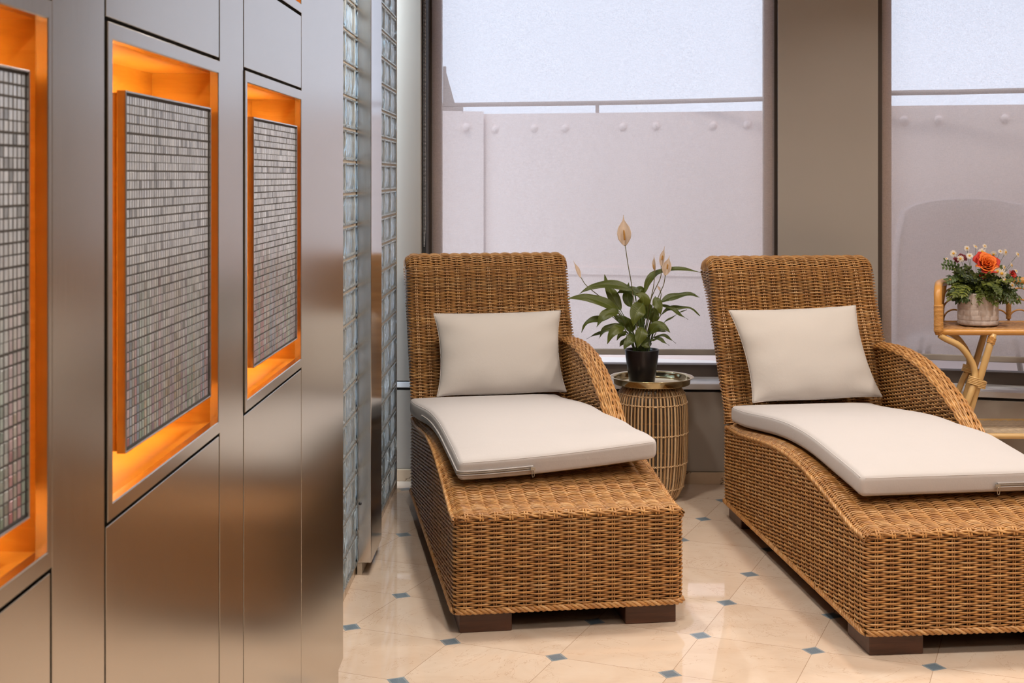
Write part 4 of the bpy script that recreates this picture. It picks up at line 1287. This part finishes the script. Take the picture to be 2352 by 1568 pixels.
LV = [ # sketch points (x, y, depth), width, tint, normal
 ([(505, 835, -.02), (400, 775, -.04), (250, 725, -.06), (140, 728, -.07), (65, 738, -.08)], .060, .55, (0, -.75, .6)),
 ([(620, 660, .0), (520, 630, .0), (400, 618, -.01), (300, 632, -.03), (225, 668, -.04), (180, 697, -.05)], .056, .45, (0, -.7, .7)),
 ([(520, 830, .04), (470, 740, .05), (420, 650, .06), (385, 535, .07)], .062, .6, (.3, -.9, .2)),
 ([(715, 690, .03), (740, 600, .04), (800, 525, .04), (930, 495, .02), (1060, 492, .0), (1185, 520, -.01)], .040, .55, (.2, -.6, .75)),
 ([(845, 765, .0), (920, 725, .0), (1010, 705, -.01), (1100, 698, -.02), (1165, 720, -.02)], .045, .25, (0, -.65, .75)),
 ([(850, 865, .02), (905, 822, .02), (990, 805, .01), (1085, 812, .0), (1170, 872, .0)], .030, .5, (0, -.6, .8)),
 ([(705, 775, -.05), (660, 830, -.08), (635, 890, -.095), (622, 962, -.10)], .078, .6, (.1, -.95, .3)),
 ([(600, 800, .03), (580, 740, .04), (575, 690, .05), (585, 600, .06)], .052, .35, (-.2, -.95, .1)),
 ([(690, 800, -.02), (705, 750, -.03), (690, 710, -.03), (640, 695, -.03)], .066, .85, (.1, -.9, .4)),
 ([(800, 720, -.03), (815, 760, -.04), (835, 810, -.05), (845, 868, -.05)], .048, .7, (0, -.95, .3)),
 ([(500, 845, -.04), (430, 848, -.06), (375, 880, -.075), (320, 965, -.08)], .055, .6, (-.2, -.85, .5)),
 ([(450, 880, .0), (370, 892, -.01), (280, 912, -.02), (225, 945, -.02), (198, 1010, -.02)], .040, .5, (0, -.7, .7)),
 ([(545, 965, -.05), (490, 985, -.08), (440, 1030, -.09), (410, 1105, -.095)], .050, .7, (-.1, -.9, .4)),
 ([(530, 955, -.02), (450, 965, -.04), (385, 990, -.05), (340, 1060, -.05)], .042, .35, (-.1, -.8, .6)),
 ([(480, 965, .03), (390, 990, .03), (320, 1025, .03), (238, 1062, .03)], .020, .25, (0, -.6, .8)),
 ([(700, 965, -.06), (690, 1010, -.08), (672, 1070, -.09), (655, 1138, -.095)], .060, .65, (.1, -.97, .2)),
 ([(640, 1030, -.05), (605, 1060, -.07), (570, 1100, -.08), (545, 1155, -.085)], .052, .45, (-.3, -.9, .3)),
 ([(760, 1020, -.04), (800, 965, -.05), (850, 950, -.06), (925, 1008, -.07)], .050, .55, (0, -.85, .55)),
 ([(770, 1075, -.03), (815, 1062, -.04), (860, 1075, -.05), (915, 1118, -.05)], .024, .3, (0, -.6, .8)),
 ([(790, 1050, .02), (850, 1035, .02), (910, 1050, .02), (968, 1100, .02)], .022, .35, (0, -.6, .8)),
 ([(690, 1090, -.06), (710, 1100, -.075), (735, 1120, -.08), (760, 1130, -.08)], .042, .3, (.2, -.9, .4)),
 ([(600, 1070, .0), (560, 1085, -.02), (530, 1100, -.03), (508, 1130, -.03)], .040, .25, (-.2, -.8, .5)),
 ([(850, 785, .02), (900, 795, .01), (960, 830, .0), (1070, 905, .0)], .026, .45, (0, -.7, .7)),
 ([(680, 705, .02), (620, 670, .03), (550, 665, .03), (480, 695, .03)], .050, .2, (0, -.8, .6)),
 ([(580, 960, .02), (545, 920, .02), (500, 890, .02), (455, 870, .02)], .05, .15, (-.2, -.9, .4)),
 ([(620, 1000, -.01), (600, 960, -.02), (585, 920, -.03), (560, 880, -.03)], .055, .2, (-.1, -.95, .2)),
 ([(790, 930, .0), (790, 880, .0), (800, 840, .0), (790, 790, .0)], .055, .3, (.2, -.95, .1)),
 ([(740, 900, .03), (735, 850, .03), (740, 800, .03), (720, 740, .03)], .06, .2, (0, -1, .1)),
 ([(700, 960, .04), (660, 900, .05), (650, 840, .05), (660, 780, .05)], .06, .15, (0, -1, .1)),
 ([(750, 1010, .0), (790, 985, -.01), (840, 985, -.02), (900, 1000, -.02)], .045, .2, (.1, -.8, .6)),
 ([(560, 1000, .0), (530, 1020, -.02), (505, 1040, -.03), (488, 1075, -.03)], .032, .4, (-.1, -.85, .5)),
 ([(860, 940, .03), (930, 890, .03), (1000, 850, .03), (1060, 820, .03)], .008, .5, (0, -.6, .8)),
 ([(640, 700, .04), (660, 670, .04), (690, 660, .04), (720, 690, .04)], .04, .3, (0, -.9, .3)),
 ([(770, 1100, .02), (740, 1085, -.03), (700, 1085, -.06), (670, 1110, -.07)], .05, .3, (.1, -.9, .3)),
]
for k, (p, w, ti, nn) in enumerate(LV): leaf(p, w, ti, nn, seed=k)
def flower(stem, spc, spw, top, bot, spad, lean=(0, -1, 0.1)):
    """stem: sketch points from the flower down; spathe from bot to top"""
    S = [lp(*p) for p in stem]
    S[-1] = np.array([S[-1][0] * 0.3, S[-1][1] * 0.5, 0.146])
    mb = MB(); mb.tube(spline(S, 30), np.linspace(0.0019, 0.0026, 30), M['stem'], None, 7, caps=True); fs = mb.build('flower_stem', pl_)
    b, c, t_ = lp(*bot), lp(*spc), lp(*top)
    n = 24; C = spline([b, c, t_], n)
    T = np.gradient(C, axis=0); T /= np.linalg.norm(T, axis=1)[:, None]
    N = np.tile(np.array(lean, float), (n, 1)); N -= (N * T).sum(1)[:, None] * T; N /= np.linalg.norm(N, axis=1)[:, None]
    B = np.cross(T, N)
    t = np.linspace(0, 1, n)
    wd = spw / 2 * np.clip(np.interp(t, [0, .08, .25, .42, .6, .72, .8, .88, 1], [.12, .42, .88, 1, .80, .45, .2, .07, .02]), 0.01, 1)
    A = np.linspace(-1, 1, 11); v = []
    for i in range(n):
        for a in A: v.append(C[i] + B[i] * wd[i] * a + N[i] * (wd[i] * 0.42 * a * a - 0.004))
    f = [(i * 11 + j, i * 11 + j + 1, (i + 1) * 11 + j + 1, (i + 1) * 11 + j) for i in range(n - 1) for j in range(10)]
    mb = MB(); mb.add(v, f, M['spathe']); o = mb.build('spathe', fs); o.modifiers.new('t', 'SOLIDIFY').thickness = 0.0008
    o['label'] = 'cream spathe petal'
    if spad:
        p0, p1, rr = lp(*spad[0]), lp(*spad[1]), spad[2]
        p0 = p0 + N[8] * 0.007; p1 = p1 + N[8] * 0.009
        mb = MB(); P = np.array([p0 + (p1 - p0) * s for s in np.linspace(0, 1, 14)])
        mb.tube(P, rr * np.sqrt(np.clip(1 - np.linspace(-.75, 1, 14) ** 4, 0.02, 1)), M['spadix'], None, 12, caps=True)
        o = mb.build('spadix', fs); o['label'] = 'ochre spadix'
flower([(556, 300, -.01), (580, 460, -.01), (605, 600, .0), (630, 780, .0), (660, 1110, .0)], (546, 200, -.02), .066, (542, 48, -.012), (556, 302, -.01),
       ((550, 252, -.02), (543, 168, -.02), .0042))
flower([(195, 560, .02), (240, 628, .02), (380, 742, .02), (520, 880, .01), (640, 1110, 0)], (168, 500, .02), .027, (137, 420, .02), (195, 562, .02), None, (.7, -.7, .1))
flower([(795, 508, .0), (790, 620, .0), (757, 780, .0), (690, 1110, 0)], (790, 455, .0), .021, (788, 376, .0), (796, 510, .0), ((800, 492, 0), (799, 450, 0), .0030), (-.7, -.7, 0))
flower([(850, 470, .01), (845, 560, .01), (790, 680, .01), (755, 790, .01), (690, 1110, 0)], (858, 395, .01), .025, (877, 305, .01), (850, 472, .01), ((860, 418, .01), (868, 378, .01), .0036), (-.4, -.9, 0))
flower([(885, 540, -.01), (870, 620, -.01), (835, 700, .0), (780, 850, 0), (700, 1110, 0)], (898, 465, -.01), .044, (920, 382, -.01), (884, 545, -.01), ((898, 492, -.015), (903, 448, -.015), .0036))
flower([(840, 665, .01), (850, 700, .01), (835, 760, .01), (780, 880, 0), (700, 1110, 0)], (832, 645, .01), .011, (815, 625, .01), (842, 668, .01), None)
# slender bare stalks crossing the middle of the plant
rg = np.random.default_rng(9)
for k in range(9):
    x = 620 + 24 * k
    mb = MB(); mb.tube(spline([(rg.uniform(-.03, .03), rg.uniform(-.02, .03), 0.145), lp(x, 1000, .01), lp(x + rg.uniform(-30, 40), 830 + rg.uniform(-30, 40), .01)], 16), 0.0018, M['gstem'], None, 6); mb.build('leaf_stalk', pl_)

# ------------------------------------------------------------------ rattan console on the right
KX, KY = 1.845, 5.80
rc = empty('rattan_console', (KX, KY, 0), R(-1.0))
tag(rc, 'honey rattan tiered console with fan pattern rails behind the right chaise', 'console table')
HON = np.array([(0.60, 0.30, 0.075), (0.66, 0.36, 0.11), (0.54, 0.25, 0.055)])
PALE = np.array([0.68, 0.46, 0.20])
KWd, KD, KZ = 0.95, 0.355, 0.833
KIN = 0.115                    # the tray narrows towards the back
def kin(y): return KIN * y / KD
def cane(name, P, r, n=40, col=None, sides=12, par=rc, closed=False):
    mb = MB(); P = spline(P, n) if not closed else np.asarray(P, float)
    c = HON[0] if col is None else np.asarray(col)
    mb.tube(P, r, M['rattan'], None, sides, closed, np.tile(c, (len(P), 1)), caps=not closed)
    return mb.build(name, par)
def binding(name, c, ax, r, wd, turns, par=rc, col=None):
    c = np.asarray(c, float); ax = np.asarray(ax, float); ax /= np.linalg.norm(ax)
    ref = np.array([0, 0, 1.0]) if abs(ax[2]) < .8 else np.array([1.0, 0, 0])
    e1 = np.cross(ax, ref); e1 /= np.linalg.norm(e1); e2 = np.cross(ax, e1)
    a = np.linspace(0, turns * 2 * math.pi, turns * 14)
    if np.isscalar(r): r = (r, r)
    P = c + np.outer(np.linspace(-wd / 2, wd / 2, len(a)), ax) + np.outer(r[0] * np.cos(a), e1) + np.outer(r[1] * np.sin(a), e2)
    mb = MB(); mb.tube(P, wd / turns * 0.52, M['rattan'], None, 5, False, np.tile(HON[1] if col is None else col, (len(P), 1)), True)
    return mb.build(name, par)
# tray: woven mat in a rail frame
def mat(name, z, x0, x1, y0, y1, c, seed):
    rgm = np.random.default_rng(seed); mb = MB()
    nyr = int((y1 - y0) / 0.007)
    for k in range(nyr):
        y = y0 + (k + .5) * (y1 - y0) / nyr; n = int((x1 - x0) / 0.009); X = np.linspace(x0 + kin(y), x1 - kin(y), n)
        ph = (k // 2) % 2 * math.pi + (k % 4) * 0.8
        mb.tube(np.stack([X, 0 * X + y, z + 0.0018 * np.cos(X * math.pi / 0.018 + ph)], 1), 0.0034, M['rattan'], None, 5, False, np.tile(np.asarray(c) * rgm.uniform(.7, 1.1), (n, 1)))
    mb.prism([(x0 + kin(y0), y0), (x1 - kin(y0), y0), (x1 - kin(y1), y1), (x0 + kin(y1), y1)], z - 0.006, z - 0.003, M['rattan'], np.asarray(c) * 0.6)
    return mb.build(name, rc)
mat('tray_mat', KZ - 0.004, 0.01, KWd - 0.01, 0.01, KD - 0.01, (0.50, 0.27, 0.12), 1)
rr = 0.0135
cane('front_rail', [(-0.012, 0, KZ - 0.006), (KWd + 0.012, 0, KZ - 0.006)], rr, 12)
cane('back_rail', [(KIN, KD, KZ - 0.004), (KWd - KIN, KD, KZ - 0.004)], 0.010, 12)
for x in (0.0, KWd): cane('side_rail', [(x, -0.012, KZ - 0.008), (x + (KIN if x == 0 else -KIN), KD, KZ - 0.008)], rr, 12)
# gallery: tall looped end posts with a rail along the back and fans of split cane
GT = KZ + 0.185
_g = [(0.0, 0.0, KZ - 0.01), (-0.002, 0.0, KZ + 0.10), (0.0, 0.010, KZ + 0.160), (0.012, 0.045, GT), (0.030, 0.10, GT + 0.004), (KIN * .62, 0.23, GT), (KIN + 0.01, KD - 0.03, GT), (KIN + 0.06, KD, GT)]
cane('gallery_rail', _g + [(KWd / 2, KD, GT + 0.004)] + [(KWd - a, b, c) for a, b, c in reversed(_g)], 0.0170, 150)
for x in (0.0, KWd):
    binding('cane_binding', (x, 0.0, KZ + 0.055), (0, 0, 1), 0.0182, 0.115, 20)
    binding('cane_binding', (x + (KIN if x == 0 else -KIN), KD, KZ + 0.02), (0, 0, 1), 0.0135, 0.03, 7)
    cane('corner_post', [(x + (KIN if x == 0 else -KIN), KD, KZ - 0.01), (x + (KIN + .006 if x == 0 else -KIN - .006), KD, KZ + 0.09), (x + (KIN + 0.02 if x == 0 else -KIN - 0.02), KD - 0.004, GT)], 0.011, 16)
# three fans along the back, each of nested arches
nf = 7; FX0 = KIN + 0.012; fw = (KWd - 2 * FX0) / nf
for k in range(nf):
    cx = FX0 + fw * (k + 0.5)
    for s, h in ((1.0, 0.150), (1.0, 0.098), (1.0, 0.050)):
        t = np.linspace(0, math.pi, 22)
        P = np.stack([cx - fw / 2 * 0.96 * np.cos(t), np.full(22, KD), KZ + 0.006 + (h - 0.046) + 0.046 * np.sin(t)], 1)
        P = np.vstack([[P[0, 0], KD, KZ + 0.004], P, [P[-1, 0], KD, KZ + 0.004]])
        mb = MB(); mb.tube(P, 0.0040, M['rattan'], None, 7, False, np.tile(HON[0], (len(P), 1)), True); mb.build('fan_arch', rc)
    if k < nf - 1:
        x = FX0 + fw * (k + 1)
        binding('cane_binding', (x, KD, KZ + 0.05), (0, 0, 1), 0.010, 0.07, 14)
for x in (0.0, KWd):
    for k in range(3):
        cy = 0.03 + (KD - 0.06) / 3 * (k + .5)
        for h in (0.135, 0.088, 0.046):
            t = np.linspace(0, math.pi, 16)
            yy = cy - (KD - .06) / 6 * .95 * np.cos(t); P = np.stack([x + (kin(yy) if x == 0 else -kin(yy)), yy, KZ + h - 0.03 + 0.036 * np.sin(t)], 1)
            P = np.vstack([[P[0, 0], P[0, 1], KZ + .002], P, [P[-1, 0], P[-1, 1], KZ + .002]])
            mb = MB(); mb.tube(P, 0.0036, M['rattan'], None, 7, False, np.tile(HON[0] * .9, (len(P), 1)), True); mb.build('fan_arch', rc)
# legs: a straight raking leg and a curved brace, front and back, at both ends
def kx(u, y=5.80): return (u - 1176) * y / FPX - KX
def kz(v, y=5.80): return H - (v - 405) * y / FPX
for y in (0.0, KD):
    for mir in (0, 1):
        def X(x, y=y): return (KWd - x - kin(y) * .8) if mir else (x + kin(y) * .8)
        top = (X(kx(2281)), y, KZ - 0.012); ft = (X(kx(2281) - 0.245), y, 0.0)
        cane('leg', [top, ft], 0.0150, 14, PALE)
        dirv = np.array([ft[0] - top[0], 0, ft[2] - top[2]])
        binding('cane_binding', np.array(top) + dirv * 0.035, dirv, 0.0165, 0.03, 6)
        o_ = -0.020 if y == 0 else 0.020
        cane('leg_brace', [(X(kx(2158)), y, KZ - 0.018), (X(kx(2172)), y, KZ - 0.035), (X(kx(2205)), y, kz(795)), (X(kx(2229)), y, kz(826)), (X(kx(2238)), y, kz(852)),
                           (X(kx(2236)), y + o_ * .5, kz(875)), (X(kx(2224)), y + o_, kz(905)), (X(kx(2212)), y + o_, kz(935))], 0.0140, 50, PALE)
        cpt = np.array(top) + dirv * ((kz(877) - top[2]) / dirv[2])
        binding('cane_binding', cpt + np.array([-0.010 if not mir else 0.010, o_ * .4, 0]), dirv, (0.024, 0.038), 0.034, 5, None or rc, PALE * 1.05)
# lower shelf
SZ = 0.378
sx0, sx1 = kx(2218), KWd - kx(2218)
mat('shelf_mat', SZ + 0.002, sx0, sx1, 0.01, KD - 0.01, (0.60, 0.47, 0.32), 2)
for y in (0.0, KD): cane('shelf_rail', [(sx0 - 0.035 + kin(y), y, SZ), (sx1 + 0.035 - kin(y), y, SZ)], 0.0125, 12, PALE * 1.02)
for x, sg in ((sx0, 1), (sx1, -1)): cane('shelf_rail', [(x, 0, SZ), (x + sg * KIN, KD, SZ)], 0.0115, 12, PALE)

# ------------------------------------------------------------------ flower arrangement on the console
FX, FY, FZ = 2.086, 6.005, KZ + 0.0035
fa = empty('flower_arrangement', (FX, FY, FZ))
tag(fa, 'low arrangement of an orange rose, daisies and greenery in a glazed pale pot', 'flowers')
mb = MB(); rr = 0.0885
# pot wall with shallow pressed rectangles
seg = 144; prof = [(0, 0), (0.078, 0), (0.0865, 0.004), (0.0885, 0.010)] + [(0.0885, z) for z in np.linspace(0.014, 0.138, 40)] + [(0.0885, 0.142), (0.0868, 0.1455), (0.083, 0.144), (0.081, 0.13), (0, 0.125)]
mb.lathe(prof, M['cer'], seg)
V = mb.v[-1]; rad = np.hypot(V[:, 0], V[:, 1]); an = np.arctan2(V[:, 1], V[:, 0])
msk = (rad > 0.0884)
cw = 2 * math.pi / 15
rowi = np.floor(V[:, 2] / 0.0235); 
for q, ch in ((0.5, 2), (0.0, 1)): pass
fr = np.abs(((an / cw + 0.5 * (np.floor(rowi / 2) % 2)) % 1) - 0.5); fz = np.abs((V[:, 2] / 0.0235) % 1 - 0.5)
gro = np.maximum(np.clip((fr - 0.42) / 0.08, 0, 1), np.clip((fz - 0.42) / 0.08, 0, 1))
dlt = np.where(msk, -0.0028 * gro, 0)
mb.v[-1] = np.stack([V[:, 0] * (1 + dlt / np.maximum(rad, 1e-6)), V[:, 1] * (1 + dlt / np.maximum(rad, 1e-6)), V[:, 2]], 1)
mb.build('vase', fa)
def fp(u, v, dy=0.0):
    Y = FY + dy
    return np.array([(u - 1176) * Y / FPX - FX, dy, H - (v - 405) * Y / FPX - FZ])
rg = np.random.default_rng(31)
# greenery: sprigs of small leaflets springing from the vase mouth
mb = MB()
def leaflet(mb, p, d, up, L, w, c):
    d = d / (np.linalg.norm(d) + 1e-9); s = np.cross(d, up); s /= np.linalg.norm(s) + 1e-9; n = np.cross(s, d)
    pts = []
    for t, k in ((0, .08), (.25, .8), (.5, 1), (.75, .75), (1, .03)):
        for a in (-1, 0, 1):
            pts.append(p + d * L * t + s * w / 2 * k * a + n * (abs(a) * w * .16 * k - L * .12 * t * t))
    f = [(i * 3 + j, i * 3 + j + 1, i * 3 + j + 4, i * 3 + j + 3) for i in range(4) for j in range(2)]
    mb.add(pts, f, M['sleaf'], c)
for k in range(210):
    a = rg.uniform(0, 2 * math.pi); rr_ = rg.uniform(0.0, 0.065)
    base = np.array([rr_ * math.cos(a), rr_ * math.sin(a), 0.125])
    el = rg.uniform(0.08, 1.40); L = rg.uniform(0.085, 0.150) * (1.0 if el < 0.6 else rg.choice([0.72, 0.98]))
    if el < 0.2: L *= 0.8
    d = np.array([math.cos(a) * math.cos(el), math.sin(a) * math.cos(el) * (0.8 if a > math.pi else 0.55), math.sin(el)])
    tip = base + d * L + np.array([0, 0, -0.02 * (el < 0.5)])
    midp = base + d * L * 0.5 + np.array([0, 0, 0.028])
    C = spline([base + np.array([0, 0, -.01]), midp, tip], 10)
    if np.any((C[:, 2] < 0.225) & ((C[:, 0] < -0.241 + 0.324 * (C[:, 1] + 0.205) + 0.045) | (C[:, 1] > 0.105))): continue
    mb.tube(C, 0.0009, M['gstem'], None, 4)
    g = rg.uniform(0, 1)
    col = np.array((0.030, 0.055, 0.012)) * (1 - g) + np.array((0.155, 0.18, 0.025)) * g
    lw = rg.uniform(0.010, 0.015)
    for i in range(4, 10):
        T = C[min(i + 1, 9)] - C[i - 1]; up = np.array([rg.normal(0, .3), -0.5, 0.8])
        s = np.cross(T, up); s /= np.linalg.norm(s) + 1e-9
        for sg in (-1, 1):
            leaflet(mb, C[i], T / np.linalg.norm(T) * .6 + s * sg * .9, up, rg.uniform(.016, .026), lw, col * rg.uniform(.75, 1.25))
    leaflet(mb, C[-1], C[-1] - C[-2], np.array([0, -.5, .8]), .024, lw, col)
fo = mb.build('greenery', fa); fo['kind'] = 'stuff'
# sprays reaching out past the pot
for u, v, dy in ((2168, 612, -.01), (2172, 600, 0), (2176, 645, -.04), (2190, 672, -.06), (2340, 640, -.03), (2330, 668, -.05), (2310, 690, -.06), (2345, 655, -.02)):
    mb = MB(); C = spline([(0.03 * (1 if u > 2248 else -1), -0.02, 0.13), (fp(u, v, dy) + np.array([0.02 * (1 if u > 2248 else -1), 0, 0.15])) / 2 + np.array([0, 0, .035]), fp(u, v, dy)], 14)
    mb.tube(C, 0.0010, M['gstem'], None, 4)
    col = np.array((0.05, 0.085, 0.018))
    for i in range(4, 14):
        T = C[min(i + 1, 13)] - C[i - 1]; up = np.array([0, -.7, .7]); s = np.cross(T, up); s /= np.linalg.norm(s) + 1e-9
        for sg in (-1, 1): leaflet(mb, C[i], T / np.linalg.norm(T) * .5 + s * sg, up, .021, .012, col * rg.uniform(.8, 1.3))
    mb.build('leafy_spray', fa)
def rose(c, R_, mats, n, seed, name, label=None, tiltv=(0.05, -0.75, 0.66)):
    rgr = np.random.default_rng(seed)
    z = np.array(tiltv, float); z /= np.linalg.norm(z); x = np.cross((0, 1, 0), z); x /= np.linalg.norm(x); y = np.cross(z, x)
    mb = MB()
    for k in range(n):
        f = k / (n - 1); a0 = k * 2.399 + rgr.normal(0, .15); rad = R_ * (0.08 + 0.74 * f); op = 0.08 + 0.50 * f ** 1.6
        Hh = R_ * (1.05 - 0.18 * f); wa = 1.5 - 0.55 * f
        v = []; nu, nv = 11, 8
        for j in range(nv):
            t = j / (nv - 1)
            for i in range(nu):
                s = i / (nu - 1) * 2 - 1
                ed = 1 - 0.35 * s * s * t
                ang = a0 + s * wa * (0.45 + 0.55 * math.sin(math.pi * min(1, t * .75 + .1)))
                r_ = rad * (0.35 + 0.65 * t) + op * R_ * 0.45 * t ** 3 + 0.05 * R_ * math.sin(s * 6 + k) * t * t
                h = Hh * t * ed * (1 - 0.22 * op * t ** 3) - R_ * 0.55
                v.append(c + x * r_ * math.cos(ang) + y * r_ * math.sin(ang) + z * h)
        fs = [(j * nu + i, j * nu + i + 1, (j + 1) * nu + i + 1, (j + 1) * nu + i) for j in range(nv - 1) for i in range(nu - 1)]
        mb.add(v, fs, mats[0] if f < 0.7 or len(mats) == 1 else mats[rgr.integers(len(mats))])
    o = mb.build(name, fa)
    if label: o['label'] = label
    o.modifiers.new('t', 'SOLIDIFY').thickness = 0.0006
    return o
rose(fp(2266, 605, -.055), 0.058, [M['orange'], M['orange'], M['redp']], 24, 1, 'rose', 'large orange rose')
rose(fp(2257, 632, -.075), 0.016, [M['redp']], 8, 2, 'rose', 'small red rose bud', (-.2, -.8, .1))
rose(fp(2208, 592, -.02), 0.024, [M['maroon']], 9, 3, 'rose', 'dark red flower on the left')
rose(fp(2325, 628, -.04), 0.020, [M['redp'], M['maroon']], 9, 4, 'rose', 'red flower on the right', (.3, -.8, .2))
rose(fp(2196, 598, -.03), 0.015, [M['maroon']], 7, 5, 'rose', 'dark red flower on the left')
def daisy(c, r, nrm, seed, base):
    rgd = np.random.default_rng(seed)
    z = np.array(nrm, float); z /= np.linalg.norm(z); x = np.cross((0.1, 1, 0.2), z); x /= np.linalg.norm(x); y = np.cross(z, x)
    mb = MB(); npet = 13
    for k in range(npet):
        a = 2 * math.pi * k / npet + rgd.normal(0, .08); d = x * math.cos(a) + y * math.sin(a); s = np.cross(z, d)
        v = []
        for t, w in ((.25, .10), (.6, .17), (.9, .15), (1.0, .06)):
            for e in (-1, 1): v.append(c + d * r * t + s * r * w * e + z * (r * .05 - r * .16 * t * t))
        mb.add(v, [(0, 1, 3, 2), (2, 3, 5, 4), (4, 5, 7, 6)], M['white'])
    o = mb.build('daisy', fa)
    mb = MB(); v = []; seg = 10
    rings = [(.36, .02), (.30, .14), (.16, .21), (0, .23)]
    V = []; F = []
    for q, (rr_, h) in enumerate(rings[:-1]):
        for i in range(seg): V.append(c + (x * math.cos(2 * math.pi * i / seg) + y * math.sin(2 * math.pi * i / seg)) * r * rr_ + z * r * h)
    V.append(c + z * r * .23)
    for q in range(2): F += [(q * seg + i, q * seg + (i + 1) % seg, (q + 1) * seg + (i + 1) % seg, (q + 1) * seg + i) for i in range(seg)]
    F += [(2 * seg + i, 2 * seg + (i + 1) % seg, 3 * seg) for i in range(seg)]
    mb.add(V, F, M['yellow']); mb.build('daisy_eye', o)['label'] = 'yellow daisy centre'
    mb = MB(); b = np.array(base); mb.tube(spline([b, (b + c) / 2 + np.array([0, .005, .015]), c - z * r * .05], 10), 0.0009, M['gstem'], None, 5); mb.build('daisy_stem', o)
DZ = [(2190, 582, 0, 7), (2221, 570, .02, 6), (2241, 566, .01, 6), (2256, 578, .0, 8), (2282, 584, .02, 7), (2310, 579, .0, 7), (2298, 577, .03, 5), (2338, 584, -.01, 6),
      (2206, 594, -.05, 7), (2227, 587, -.03, 7), (2307, 614, -.05, 6), (2291, 623, -.085, 9), (2301, 628, -.09, 9), (2310, 643, -.085, 8), (2324, 609, -.03, 6), (2334, 622, -.03, 5), (2325, 655, -.07, 7), (2317, 689, -.07, 6), (2174, 594, .0, 3), (2262, 565, .03, 5)]
for k, (u, v, dy, rp) in enumerate(DZ):
    c = fp(u, v, dy)
    n = np.array([c[0] * 3, -0.8, 0.35]) + np.random.default_rng(k + 80).normal(0, .25, 3)
    daisy(c, rp * FY / FPX * 1.15, n, k, (c[0] * 0.35, dy * 0.4, 0.13))
